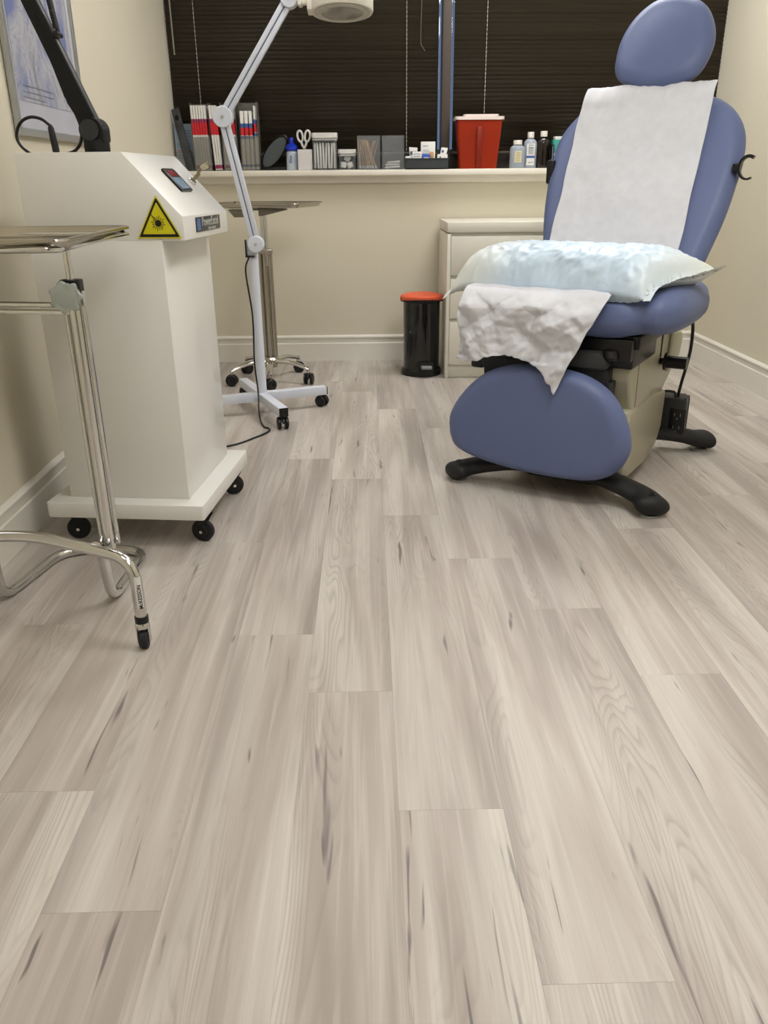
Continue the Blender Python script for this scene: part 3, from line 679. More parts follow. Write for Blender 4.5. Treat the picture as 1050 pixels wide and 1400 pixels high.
# legs
for s in (-1, 1):
    g = G()
    def leg_mesh(g, ks, r0, r1, rt):
        pts = smooth_open(ks, 6); n = len(pts); rs = []
        for i in range(n):
            q = i/(n-1); r_ = r0+(r1-r0)*q*q
            if q > .84: r_ *= max(.12, math.sqrt(max(0, 1-((q-.84)/.165)**2)))
            rs.append(r_); pts[i] = Vector((pts[i].x, pts[i].y, max(pts[i].z, r_*.56+.004) if q < .84 else r1*.55+.004-.006*(q-.84)/.16))
        g.tube(pts, rs, 22, flat=.56, upv=(0, 0, 1))
    leg_mesh(g, [(s*.04, -.32, .075), (s*.14, -.335, .080), (s*.23, -.35, .066), (s*.30, -.368, .05), (s*.338, -.400, .04), (s*.362, -.436, .036)], .046, .064, 0); M = Matrix.Translation((s*.338, -.400, 0))
    lg = obj('leg', g, RUBBER, t, smooth=60)
    g = G(); g.lathe([(0, 0), (.030, 0), (.030, .006), (0, .006)], seg=24, M=M); obj('foot_glide', g, mat('glide_clear', '#9a9c98', .3), lg)
    g = G(); g.lathe([(.009, .066), (.009, .0735), (.012, .0745), (.014, .0735), (.014, .066), (.009, .066)], seg=20, M=M); obj('foot_plug', g, BLACK, lg)
    g = G(); leg_mesh(g, [(s*.12, .20, .085), (s*.20, .27, .082), (s*.28, .33, .066), (s*.32, .37, .05), (s*.345, .405, .042), (s*.365, .432, .038)], .048, .066, 0); M = Matrix.Translation((s*.335, .392, 0))
    lg = obj('leg', g, RUBBER, t, smooth=60)
    g = G(); g.lathe([(0, 0), (.032, 0), (.032, .006), (0, .006)], seg=24, M=M); obj('foot_glide', g, MATS['glide_clear'], lg)
g = G(); g.prism(rrect(.34, .56, .06), .05, I(0, -.03, .035), .01); obj('base_frame', g, RUBBER, t)
SIDE = lambda a, w: frame((a+w/2, 0, 0), (0, -1, 0), (0, 0, 1))       # polygon given as (-b, z), extruded over a
def sideprism(poly, a0, a1, bev=0, seg=3):
    g = G(); M = Matrix(((0, 0, 1, a0), (1, 0, 0, 0), (0, 1, 0, 0), (0, 0, 0, 1))); g.prism(poly, a1-a0, M, bev, seg); return g
shell = [(-.30, .085), (-.20, .045), (.02, .035), (.17, .062), (.232, .12), (.245, .262), (.05, .285), (-.29, .30), (-.30, .16)]
obj('lower_shell', sideprism(shell, -.215, .215, .014), BEIGE, t)
upper = [(-.22, .215), (-.03, .200), (.13, .235), (.30, .315), (.385, .36), (.405, .44), (.385, .470), (.05, .50), (-.20, .505), (-.30, .50), (-.30, .40)]
obj('lift_housing', sideprism(upper, -.205, .208, .012), BEIGE, t, label='beige lift housing with wedge sides')
g = sideprism([(.20, .335), (.37, .37), (.395, .43), (.375, .462), (.22, .482)], .206, .222, .008); obj('rear_side_panel', g, BEIGE, t)
g = sideprism([(.0, .255), (.05, .243), (.075, .28), (.03, .298)], .2085, .2095); obj('rating_label', g, mat('faint_label', '#b5b3a4', .4), t)
g = sideprism([(-.202, .22), (-.198, .22), (-.202, .50), (-.206, .50)], .208, .2088); obj('housing_seam', g, DGREY, t)
# black lift mechanism below the seat
g = G(); g.box((.02, -.06, .525), (.42, .50, .045), .008); g.box((-.16, -.15, .48), (.10, .3, .08), .01); g.box((.125, -.17, .482), (.182, .30, .082), .008); obj('seat_frame', g, BLACK, t)
g = G(); g.box((.125, -.33, .505), (.18, .04, .07), .006); g.box((-.02, -.22, .50), (.06, .10, .07), .01); g.cyl((.06, -.345, .50), (.06, -.30, .50), .022, seg=20); g.lathe([(0, 0), (.026, 0), (.03, .01), (.024, .03), (0, .036)], seg=24, M=Matrix.Translation((.15, -.35, .475)))
g.cyl((-.02, -.27, .47), (-.02, -.27, .56), .009, seg=12)
obj('lift_mechanism', g, BLACK, t)
g = G(); g.prism([(-.290, .452), (.14, .452), (.150, .44), (.150, .33), (.135, .30), (.14, .16), (-.26, .16), (-.27, .41), (-.290, .43)], .075, frame((0, -.285, 0), (1, 0, 0), (0, 0, 1)), .006); g.box((-.31, -.32, .415), (.05, .05, .03), .01)
obj('legrest_carriage', g, NAVYB, t)
g = G(); g.prism([(-.10, .500), (.125, .500), (.150, .470), (.150, .448), (-.10, .448)], .10, frame((0, -.29, 0), (1, 0, 0), (0, 0, 1)), .006)
g.box((.155, -.325, .35), (.016, .06, .10), .004); g.box((.165, -.31, .28), (.02, .05, .09), .006); g.box((.10, -.365, .455), (.06, .02, .03), .003)
obj('carriage_cover', g, DGREY, t)
# release knob on the side
g = G(); g.cyl((.20, .10, .395), (.232, .10, .395), .012, seg=16); g.cyl((.225, .10, .395), (.233, .10, .395), .031, seg=28); g.cyl((.233, .10, .395), (.303, .10, .395), .022, seg=28); g.tube([(.205, .10, .41), (.207, .095, .50)], .006, 10); obj('release_knob', g, BLACK, t)
# outlet box
g = G(); g.prism(rrect(.112, .10, .02), .16, I(.228, .325, .062), .012); ob = obj('outlet_box', g, DGREY, t)
g = G(); g.prism(rrect(.06, .10, .004), .002, FRONT(.262, .2755, .135), .0008); op = obj('outlet_plate', g, BLACK, ob)
g = G()
for zz in (.110, .160):
    for s in (-1, 1): g.box((.262+s*.011, .2728, zz), (.003, .002, .013))
    g.cyl((.262, .2738, zz-.015), (.262, .2725, zz-.015), .003, seg=10)
obj('socket_slots', g, mat('slot_dark_grey', '#6a6c6c', .5), ob)
g = G(); g.tube(fillet([(.20, .29, .222), (.20, .285, .246), (.24, .285, .246), (.245, .29, .222)], .01, 4), .005, 8); obj('wire_guard', g, DGREY, t)
g = G(); g.tube(smooth_open([(.275, .20, .56), (.278, .255, .50), (.279, .265, .42), (.268, .29, .35), (.255, .305, .28), (.246, .315, .22)], 6), .006, 10); obj('power_cord', g, BLACK, t)
# upholstery
g = G()
o_ = smooth_closed([(-.36, .08), (-.375, -.10), (-.36, -.28), (-.30, -.375), (-.15, -.40), (0, -.395), (.15, -.40), (.275, -.375), (.345, -.27), (.362, -.10), (.35, .08), (.28, .17), (0, .19), (-.28, .17)], 6)
g.pad(o_, .128, .085, I(0, 0, .610), puff=-.006, steps=8)
for v in g.b.verts:                                                   # side bolsters and a dip at the middle of the front
    x, y, z = v.co
    if z > .61: v.co.z += .020*min(1, max(0, (abs(x)-.16)/.14))*(1 if abs(x) < .34 else .6)
    k = math.exp(-((x-.12)/.07)**2)*max(0, min(1, (-y-.2)/.2))
    v.co.z -= .010*k; v.co.y += .014*k
    k = math.exp(-((x-.235)/.04)**2)*max(0, min(1, (-y-.22)/.12)); v.co.y += .026*k; v.co.z += .008*k*(1 if z < .61 else -1)
obj('seat', g, VINYL, t, smooth=70)
n_ = Vector((0, -1, .55)).normalized(); sB = Vector((0, .55, 1)).normalized()
BO = Vector((0, .05, .63)); K = math.sqrt(1+.55*.55)
def MB(lift): M = frame(BO+n_*lift, (1, 0, 0), tuple(sB)); return M
ow = [(.235, .60), (.27, .68), (.30, .79), (.325, .90), (.337, 1.0), (.343, 1.08), (.332, 1.16), (.295, 1.225), (.23, 1.275), (.12, 1.306), (0, 1.315)]
pts = [(.012+w, (z-.63)*K) for w, z in ow]+[(.012-w, (z-.63)*K) for w, z in ow[::-1][1:]]+[(.012-.10, -.08), (.012+.10, -.08)]
g = G(); g.pad(smooth_closed(pts, 4), .095, .06, MB(-.047), puff=.004, steps=8); obj('backrest', g, VINYL, t, smooth=70)
g = G(); g.box((.01, .30, -.045), (.30, .55, .03), .01, MB(-.05)); g.box((.01, -.02, -.06), (.16, .3, .05), .01, MB(-.05)); obj('backrest_frame', g, BLACK, t)
hp = [(-.161, 1.418), (-.150, 1.36), (-.105, 1.325), (-.02, 1.306), (.075, 1.312), (.135, 1.335), (.168, 1.385), (.178, 1.46), (.150, 1.535), (.10, 1.585), (.02, 1.61), (-.065, 1.597), (-.125, 1.545), (-.155, 1.48)]
g = G(); g.pad(smooth_closed([(x, (z-.63)*K) for x, z in hp], 5), .085, .055, MB(.0), puff=.012, steps=8); obj('headrest', g, VINYL, t, smooth=70)
g = G(); g.box((.01, .86, -.055), (.05, .35, .016), .004, MB(-.02)); g.box((.01, .98, -.045), (.12, .10, .03), .008, MB(-.015)); obj('headrest_bar', g, STEEL, t)
g = G(); lp = [(-.376, .215), (-.368, .165), (-.34, .128), (-.25, .100), (-.10, .082), (.06, .080), (.16, .092), (.225, .130), (.255, .185), (.258, .235), (.235, .305), (.19, .372), (.125, .417), (.04, .440), (-.10, .446), (-.20, .426), (-.28, .378), (-.34, .310), (-.37, .255)]
g.pad(smooth_closed(lp, 4), .092, .045, frame((0, -.405, 0), (1, 0, 0), (0, 0, 1)), puff=.004, steps=8); obj('legrest', g, VINYL, t, smooth=70)
# accessory hooks
def hook(s, x, b, z):
    g = G(); pr = []
    for k in range(19):
        a = math.radians(60+240*k/18); pr.append((.028*math.cos(a)*1.0+.004, .036*math.sin(a)))
    M = frame((x+.028*s, b, z), (s, 0, 0), (0, 0, 1))
    for i in range(18):
        (x0, y0), (x1, y1) = pr[i], pr[i+1]; c = Vector(((x0+x1)/2, (y0+y1)/2, 0)); d = Vector((x1-x0, y1-y0, 0))
    rings = []
    for i, (x0, y0) in enumerate(pr):
        nrm = Vector((x0, y0, 0)).normalized(); wd = .020-.006*(i/18)
        rings.append([g.b.verts.new(M @ (Vector((x0, y0, 0))+nrm*a_*(.0055-.0025*i/18)+Vector((0, 0, b_*wd)))) for a_, b_ in ((-1, -1), (1, -1), (1, 1), (-1, 1))])
    for A, B in zip(rings, rings[1:]):
        for k in range(4): g.b.faces.new((A[k], A[(k+1) % 4], B[(k+1) % 4], B[k]))
    g.b.faces.new(rings[0][::-1]); g.b.faces.new(rings[-1])
    g.box((-.034, 0, 0), (.022, .03, .022), .004, M)
    obj('accessory_hook', g, BLACK, t, smooth=50)
hook(1, .350, .275, 1.035)
g = G(); g.box((-.318, .30, 1.03), (.03, .05, .085), .008); obj('hook_bracket', g, BLACK, t)

# ------------------------------------------------------------------ paper sheet on the chair
def fn(p, s): return noise.fractal(Vector(p)*s, 1.0, 2.0, 4)
def ridge(p, s): return 1-abs(noise.noise(Vector(p)*s))*2.2
PAP = mat('exam_paper', '#cccdd2', .8, var=.03, scale=30, bump=.35, bscale=70, sss=0)
bp_ = PAP.node_tree.nodes['Principled BSDF']; bp_.inputs['Transmission Weight'].default_value = 0
def sheet(u, v):
    """u across, v along: 0 behind the top of the backrest, 1 at the lower hem"""
    # path over back (0-.45), seat (.45-.7), hang (.7-1)
    if v < .45:
        q = v/.45; z = 1.300-(1.300-.70)*q; b_ = .05+(z-.63)*.55; a = -.245+.467*u; p = Vector((a, b_, z))+n_*(.013+.004*fn((a, z, 0), 6)+.003*ridge((a*2.2, z*.6, 3), 7)+.004*max(0, 1-q*3)*ridge((a*6, z*1.5, 5), 5))
        e = max(0, 1-q/.10)
        if e > 0: p += n_*(-.018*e*e)+Vector((0, .01*e*e, .020*math.sin(e*PI/2)))+n_*.010*e*noise.noise(Vector((a*14, e, 7)))
        # edges wander a little
        p.x += (.006*noise.noise(Vector((z*9, 2, 0))) if u > .5 else .006*noise.noise(Vector((z*9, 8, 0))))*abs(2*u-1)**3
        return p
    zt = .690
    if v < .70:
        q = (v-.45)/.25; a0 = (-.245+.467*u)*(1-q)+(-.345+.480*u)*q
        b_ = .09*(1-q)+(-.385)*q; z = zt-.02*(1-q)+.010*noise.noise(Vector((a0*8, b_*8, 1)))-.012*max(0, q-.85)/.15
        return Vector((a0, b_, z))
    q = (v-.70)/.30
    hb = [(0, .455), (.10, .445), (.2, .452), (.35, .475), (.5, .482), (.62, .468), (.74, .452), (.86, .415), (.95, .385), (1.0, .372)]
    for (u0, h0), (u1, h1) in zip(hb, hb[1:]):
        if u0 <= u <= u1: H_ = h0+(h1-h0)*(u-u0)/(u1-u0)
    H_ += .006*noise.noise(Vector((u*20, 4, 0)))
    z = (zt-.012)*(1-q)+H_*q
    drop = max(0, .668-z)
    wdt = .480-.44*drop; a = -.335+wdt*u+.010*noise.noise(Vector((u*5, z*12, 2)))
    b_ = -.385-.052*min(1, q*4)**.5-.018*max(0, min(1, (.51-z)/.12))
    tri = lambda x: abs((x % 1)-.5)*2
    w1 = noise.noise(Vector((u*3, z*9, 2))); w2 = noise.noise(Vector((u*2.5, z*8, 7)))
    vd = noise.voronoi(Vector((u*4.2+w1*.4, z*13+u*2, 1)))[0]
    cr = .020*tri(1.1*u+3.6*z+.30*w1)+.014*tri(2.3*u-6.5*z+.35*w2)+.006*tri(4.7*u+9*z+.6*w1)+.020*min(.5, vd[1]-vd[0])+.004*noise.noise(Vector((u*18, z*50, 9)))
    tuck = .030*math.exp(-((u-.0)/.10)**2)*q
    bb_ = b_-cr*min(1, q*5)+tuck
    if z < .462: bb_ = min(bb_, -.4635)
    return Vector((a+.010*q*noise.noise(Vector((u*6, z*14, 6))), bb_, z+.003*noise.noise(Vector((u*22, z*22, 3)))))
g = G(); g.grid(sheet, 130, 260)
g.b.transform(Matrix.Translation((.82, 2.895, 0)) @ Matrix.Rotation(CH_A, 4, 'Z'))
o = obj('paper_sheet', g, PAP, smooth=180); md = o.modifiers.new('thick', 'SOLIDIFY'); md.thickness = .0008
tag(o, 'crinkled white paper sheet draped over the backrest and front of the blue chair', 'paper sheet')

# ------------------------------------------------------------------ pillow in a pale blue cover
PIL = bpy.data.materials.new('pillow_cover'); PIL.use_nodes = True; nt = PIL.node_tree; b = nt.nodes['Principled BSDF']
tc = nt.nodes.new('ShaderNodeTexCoord'); sx = nt.nodes.new('ShaderNodeSeparateXYZ'); nt.links.new(tc.outputs['Object'], sx.inputs[0])
ab = nt.nodes.new('ShaderNodeMath'); ab.operation = 'ABSOLUTE'; nt.links.new(sx.outputs[0], ab.inputs[0])
nn = nt.nodes.new('ShaderNodeTexNoise'); nn.inputs['Scale'].default_value = 9; nn.inputs['Detail'].default_value = 4; nt.links.new(tc.outputs['Object'], nn.inputs['Vector'])
ad = nt.nodes.new('ShaderNodeMath'); ad.operation = 'MULTIPLY_ADD'; nt.links.new(nn.outputs[0], ad.inputs[0]); ad.inputs[1].default_value = .12; nt.links.new(ab.outputs[0], ad.inputs[2])
rp = nt.nodes.new('ShaderNodeValToRGB'); nt.links.new(ad.outputs[0], rp.inputs[0]); e = rp.color_ramp.elements
e[0].position = .24; e[0].color = lin('#c3d6e6'); e[1].position = .42; e[1].color = lin('#dadfda'); nt.links.new(rp.outputs[0], b.inputs['Base Color']); b.inputs['Roughness'].default_value = .36
n3 = nt.nodes.new('ShaderNodeTexNoise'); n3.inputs['Scale'].default_value = 22; n3.inputs['Detail'].default_value = 5; n3.inputs['Distortion'].default_value = 1.5; nt.links.new(tc.outputs['Object'], n3.inputs['Vector'])
b3 = nt.nodes.new('ShaderNodeBump'); b3.inputs['Strength'].default_value = .28; b3.inputs['Distance'].default_value = .006; nt.links.new(n3.outputs[0], b3.inputs['Height']); nt.links.new(b3.outputs[0], b.inputs['Normal'])
def pil(side):
    def f(u, v):
        s, q = 2*u-1, 2*v-1                                           # along (left..right), across (front..back)
        LF, RF, RB, LB = Vector((-.455, -.335, 0)), Vector((.262, -.385, 0)), Vector((.415, -.055, 0)), Vector((-.385, .04, 0))
        p = (LF*(1-v)+LB*v)*(1-u)+(RF*(1-v)+RB*v)*u
        # pinch the sides so that the corners stand out as ears
        c = Vector((-.05, -.18, 0)); pin = 1-.05*(1-s*s)*q*q-.03*(1-q*q)*s*s
        p = c+(p-c)*pin
        ins = max(0, 1-(abs(s)/.93)**7)**.5*max(0, 1-abs(q)**3.6)**.6
        base = .690+.0*s
        flap = max(0, (abs(s)-.80)/.20)
        lift = .058*flap**1.2*max(0, .2+.8*v) if s > 0 else -.035*flap**1.4
        lift += .012*noise.noise(Vector((u*9, v*4, 3)))*flap
        kk = max(0, 1-(abs(s)/.97)**8)
        wr = (.009*ridge((s*3, q*1.2, 0), 1.6)+.006*ridge((s*4+q, q*3.5, 4), 2.2)+.005*ridge((s*9+q*3, q*3-s*2, 8), 1.6)*(1+max(0, s)*1.2))*kk*(.35+.65*ins)*max(0, 1-abs(q)**8)
        fw = max(0, min(1, (-q-.35)/.4))*max(0, 1-abs(q)**14)*kk
        fr = .011*ridge((s*4+q*2, q*2.5-s*1.5, 11), 1.5)+.006*ridge((s*9-q*4, q*5+s*2, 14), 1.5)
        p.y -= fr*fw*(1 if side > 0 else .4); wr *= .62
        if side > 0: z = base+.112*ins+wr+lift+.001
        else: z = base-.004*ins*1.0+lift-.001-.004*ins
        front = -.034*max(0, -q)**6                          # front seam sags onto the sheet
        return Vector((p.x, p.y, z+front+ (.012*flap if side > 0 and False else 0)))
    return f
g = G(); g.grid(pil(1), 130, 70); g.grid(pil(-1), 130, 70); bmesh.ops.remove_doubles(g.b, verts=g.b.verts[:], dist=.0025)
pm_ = Matrix.Translation((.82, 2.895, 0)) @ Matrix.Rotation(CH_A, 4, 'Z')
o = obj('pillow', g, PIL, smooth=180); o.matrix_world = pm_
tag(o, 'pillow in a crinkled pale blue disposable cover lying across the chair seat', 'pillow')

# ------------------------------------------------------------------ things on the sill
def bx(name, c, d, m, parent, bev=.001, rz=0, rx=0, ry=0, label=None):
    g = G(); g.box((0, 0, 0), d, bev, Matrix.Translation(c) @ Matrix.Rotation(rz, 4, 'Z') @ Matrix.Rotation(ry, 4, 'Y') @ Matrix.Rotation(rx, 4, 'X')); return obj(name, g, m, parent, label=label)
def lines(parent, m, rows, y, name='printed_lines'):
    g = G()
    for (x0, x1, z, h) in rows:
        x = x0
        while x < x1:
            w = min(random.uniform(.004, .011), x1-x)
            g.box((x+w/2, y, z), (w, .0006, h)); x += w+.002
    return obj(name, g, m, parent, smooth=0)
TXG = mat('text_grey', '#5d6a7a', .6); TXR = mat('text_red', '#a83a52', .6); REDB = mat('booklet_red', '#c8202a', .5); PURB = mat('booklet_purple', '#8d3158', .5); BLUB = mat('booklet_blue', '#3d5d9b', .5)
# blue leaflet in a clear stand
t = thing('leaflet', 'pale blue upright leaflet in clear stand at the left end of the sill', 'leaflet', (-1.000, 4.905, ZS))
g = G(); g.prism([(-.048, 0), (.048, 0), (.048, .236), (-.048, .236)], .004, FRONT(0, 0, .003)); o = obj('leaflet_card', g, mat('leaflet_blue', '#93a6b9', .4), t, smooth=0)
bx('lower_panel', (0, -.0046, .058), (.092, .0008, .098), mat('leaflet_grey', '#b0b6b8', .4), t, 0)
lines(t, TXG, [(-.01, .040, .205, .003), (-.01, .040, .192, .003), (-.02, .04, .178, .003), (-.040, .040, .138, .004), (-.040, .040, .125, .003), (-.04, .045, .080, .003), (-.04, .045, .068, .003), (.012, .042, .02, .002)], -.0056)
text('lettering', 'EXCIZEPINE', .0150, TXR, t, FRONT(0, -.006, .103), bold=.0003)
g = G(); g.box((0, .004, .002), (.10, .05, .004)); g.box((0, -.009, .05), (.10, .002, .1)); obj('clear_stand', g, ACRY, t, smooth=0)
# dark leaning leaflet
t = thing('leaflet', 'dark grey leaflet leaning to the left beside the pale blue leaflet', 'leaflet', (-.938, 4.870, ZS))
M = Matrix.Translation((-.03, 0, .003)) @ Matrix.Rotation(math.radians(-11), 4, 'Y') @ Matrix.Rotation(math.radians(-2), 4, 'X')
g = G(); g.box((0, 0, .158), (.052, .006, .315), 0, M @ Matrix.Rotation(-.5, 4, 'Z')); obj('leaflet_card', g, mat('leaflet_dark', '#4a4d52', .35, var=.4, scale=12), t, smooth=0)
g = G(); g.lathe([(0, 0), (.014, 0), (.014, .0006), (0, .0006)], seg=20, M=M @ Matrix.Rotation(-.5, 4, 'Z') @ FRONT(0, -.0035, .27)); obj('round_emblem', g, INK, t)
# acrylic holders with booklets
def booklet(x, y, w, h, lean, kind, label, group, dpt=.085):
    t = thing('booklet', label, 'booklet', (x, y, ZS+.0045), 0, group)
    M = Matrix.Rotation(lean, 4, 'Y')
    g = G(); g.box((0, 0, h/2), (w, dpt, h), .0008, M); obj('pages', g, PAPERW, t)
    bands = {'red': [(h*.74, h*.055, PURB), (h*.55, h*.19, REDB), (h*.02, h*.06, PURB)], 'blue': [(h*.72, h*.07, BLUB), (h*.59, h*.13, REDB), (h*.53, h*.05, BLUB), (h*.05, h*.04, BLUB)]}[kind]
    for (z, hh, m) in bands:
        g = G(); g.box((0, 0, z+hh/2), (w+.0006, dpt+.0008, hh), 0, M); obj('cover_band', g, m, t, smooth=0)
    return t
ORD = ['leftmost', 'second from the left', 'third from the left', 'fourth from the left', 'fifth from the left', 'sixth from the left', 'seventh from the left', 'rightmost']
def od(k, n): return ORD[-1] if k == n-1 else ORD[k]
def holder(x0, x1, h, label, y=4.862, dpt=.10):
    t = thing('leaflet_holder', label, 'leaflet holder', ((x0+x1)/2, y, ZS)); w = x1-x0
    g = G(); g.box((0, 0, .002), (w, dpt, .004)); g.box((-w/2+.001, 0, h/2), (.002, dpt, h)); g.box((w/2-.001, 0, h/2), (.002, dpt, h)); g.box((0, dpt/2-.001, h/2), (w, .002, h)); g.box((0, -dpt/2+.001, h*.255), (w-.004, .002, h*.50))
    g.box((0, 0, h-.002), (.002, .002, .002))
    obj('holder_shell', g, SMOKE, t, smooth=0)
holder(-.935, -.838, .335, 'clear holder packed with white and red booklets, beside the leaning leaflet')
for k in range(6): booklet(-.928+k*.0138+.006, 4.860, .011, .318, math.radians(-1.2), 'red', 'thin white and red booklet, '+od(k, 6)+' in the left clear holder', 'booklets in the left clear holder')
for k in range(3): booklet(-.818+k*.0135, 4.858, .0115, .318, math.radians(-2.6), 'red', 'white and red booklet standing loose between the holders, '+('left one', 'middle one', 'right one')[k], 'loose booklets between the holders')
holder(-.776, -.694, .335, 'clear holder of red and white booklets behind the round lamp joint')
for k in range(5): booklet(-.768+k*.0142+.004, 4.860, .011, .318, math.radians(-.6), 'red', 'white and red booklet, '+od(k, 5)+' in the holder behind the lamp joint', 'booklets in the middle clear holder')
holder(-.678, -.580, .340, 'smoky clear holder with blue-banded booklets, right of the lamp arm')
for k, xx in enumerate((-.663, -.640, -.617, -.594)): booklet(xx, 4.860, (.018, .018, .016, .010)[k], .290 if k < 3 else .315, 0, 'blue', 'blue-banded white booklet, '+od(k, 4)+' in the smoky holder', 'booklets in the right clear holder')
# black oval hand mirror leaning
t = thing('hand_mirror', 'black oval mirror tilted on the sill right of the booklet holders', 'mirror', (-.503, 4.885, ZS))
M = Matrix.Translation((0, 0, .094)) @ Matrix.Rotation(math.radians(40), 4, 'Y') @ Matrix.Rotation(PI/2, 4, 'X') @ Matrix.Diagonal((.44, 1.06, 1, 1))
g = G(); g.lathe([(0, -.012), (.085, -.010), (.100, -.002), (.102, .006), (.094, .010), (.092, .006), (0, .006)], seg=44, M=M); obj('frame', g, BLACK, t)
g = G(); g.lathe([(0, .0065), (.086, .0065), (.086, .0075), (0, .0075)], seg=44, M=M); obj('mirror_glass', g, mat('dark_mirror', '#4c5254', .3, metal=.1), t)
g = G(); g.box((.01, .0, .008), (.10, .03, .016), .004); obj('stand_foot', g, BLACK, t)
# blue-capped bottle
t = thing('bottle', 'white labelled bottle with a bright blue cap behind the scissors', 'bottle', (-.435+.03, 4.865, ZS))
g = G(); g.lathe([(0, 0), (.030, 0), (.033, .004), (.032, .07), (.030, .095), (.022, .102), (0, .102)], seg=32); obj('body', g, mat('bottle_white_blue', '#b9c4d0', .3), t)
g = G(); g.lathe([(0, .100), (.034, .100), (.034, .118), (.024, .130), (.013, .136), (.013, .160), (.010, .165), (0, .165)], seg=28); obj('cap', g, mat('cap_blue', '#0f2fb0', .35), t, label='bright blue cap')
text('lettering', 'Aloe', .022, mat('text_blue', '#3a4fa0', .5), t, frame((-.006, -.0335, .055), (0, 0, 1), (-1, 0, 0)), th=.0006)
# white box with scissors
t = thing('paper_box', 'small plain white open box holding the scissors', 'box', (-.331, 4.84, ZS))
g = G(); w = .082
for s in (-1, 1): g.box((s*(w/2-.001), 0, .052), (.002, .055, .104)); g.box((0, s*.0265, .052), (w, .002, .104))
g.box((0, 0, .001), (w, .055, .002)); obj('box_sides', g, mat('box_white', '#cfcdcc', .6), t, smooth=0)
t = thing('scissors', 'white-handled scissors standing handles up in the small white box', 'scissors', (-.331, 4.84, ZS+.004))
for s, lab in ((-1, 0), (1, 0)):
    g = G(); cx_, cz_ = s*.019-.004, .166
    ring = [(cx_+.0155*math.cos(a)*(1 if s*math.cos(a) > 0 else .85), -.003*s, cz_+.027*math.sin(a)+.006*math.cos(a)*s) for a in [2*PI*k/24 for k in range(24)]]
    g.tube(ring, .0056, 10, closed=True); g.tube(smooth_open([(cx_-s*.004, -.003*s, cz_-.026), (s*.010-.004, -.003*s, .122), (-.003, -.003*s, .105)], 4), [.0065]*9, 10)
    h_ = obj('handle', g, mat('scissor_handle', '#d9d8d6', .35), t)
    g = G(); g.prism([(-.006, .105), (.006, .105), (.001, .004), (-.002, .004)], .0015, FRONT(s*.002-.003, -.003*s, 0)); obj('blade', g, STEEL, t, smooth=0)
# canisters
def canister(x0, x1, hb, lid, label):
    w = x1-x0; t = thing('canister', label, 'canister', ((x0+x1)/2, 4.85, ZS))
    g = G(); g.prism(rrect(w, w*.8, .015), hb, I(0, 0, 0), .004); obj('jar', g, ACRY, t)
    g = G(); g.prism(rrect(w+.006, w*.8+.006, .016), lid, I(0, 0, hb+.001), .005); obj('lid', g, mat('lid_white', '#d4d2ce', .35), t)
    g = G(); g.prism(rrect(w+.001, w*.8+.001, .015), .010, I(0, 0, hb-.011), .001); obj('seal_ring', g, mat('seal_grey', '#a8a9a6', .3), t)
    return t
canister(-.288, -.155, .158, .026, 'tall clear canister with white lid, right of the scissors')
for k in range(8):
    x = -.276+k*.0152; ln = random.uniform(-.05, .05)
    tag(bx('gauze_packet', (x, 4.85+random.uniform(-.004, .004), ZS+.072), (.0105, .075, .128), PAPERW, None, .002, ry=ln), 'flat white packet, '+od(k, 8)+' in the tall clear canister', 'packet', 'packets in the tall canister')
canister(-.148, -.054, .080, .022, 'short clear canister with white lid, beside the tall one')
for k, (x, z, r_) in enumerate(((-.122, .026, .1), (-.086, .024, -.3), (-.100, .058, .5))):
    tag(bx('cotton_cube', (x, 4.845, ZS+z), (.032, .034, .030), PAPERW, None, .005, ry=r_), ('left lower', 'right lower', 'top')[k]+' white cotton piece in the short clear canister', 'cotton', 'cotton pieces in the short canister')
def open_box(x0, x1, h, label):
    w = x1-x0; t = thing('clear_box', label, 'clear box', ((x0+x1)/2, 4.85, ZS)); g = G(); d_ = .095
    g.box((0, 0, .0015), (w, d_, .003))
    for s in (-1, 1): g.box((s*(w/2-.001), 0, h/2), (.002, d_, h)); g.box((0, s*(d_/2-.001), h/2), (w-.004, .002, h))
    obj('box_walls', g, ACRY, t, smooth=0)
    g = G(); g.tube([(x, y, h) for x, y in rrect(w-.002, d_-.002, .004, 2)], .0016, 6, closed=True); obj('rim', g, SMOKE, t)
open_box(-.046, .082, .168, 'clear open box holding cotton swabs')
WOOD = mat('swab_wood', '#c9ab84', .6)
gs = G(); gs.cyl((0, 0, 0), (0, 0, .145), .0019, seg=6)
s0 = thing('cotton_swab', 'wooden-stemmed cotton swab in the clear open box', 'swab', (0, 0, 0), 0, 'cotton swabs in the clear box')
obj('stick', gs, WOOD, s0); g = G(); g.lathe([(0, -.002), (.0026, 0), (.0034, .006), (.0026, .014), (0, .016)], seg=8); obj('cotton_tip', g, PAPERW, s0)
for k in range(30):
    o = s0 if k == 0 else dup(s0)
    f_ = k/29; bx_ = -.036+.100*f_+random.uniform(-.004, .004)
    lean = -.45*f_+random.uniform(-.05, .1) if k % 5 else .35
    bx_ = max(-.036, min(.072, bx_)) if k % 5 else random.uniform(0.0, .03)
    o.location = (bx_, 4.85+random.uniform(-.034, .034), ZS+.006)
    o.rotation_euler = (random.uniform(-.06, .06), lean*.8, 0)
open_box(.090, .212, .168, 'clear open box with a few cotton pads at the bottom, beside the swabs')
for k in range(3):
    o = bx('cotton_pad', (.15+random.uniform(-.006, .006), 4.85, ZS+.011+k*.013), (.085-k*.006, .07, .011), PAPERW, None, .005, ry=random.uniform(-.08, .08)); tag(o, ('lowest', 'middle', 'topmost')[k]+' flat white cotton pad in the clear box beside the swabs', 'cotton pad', 'cotton pads in the clear box')
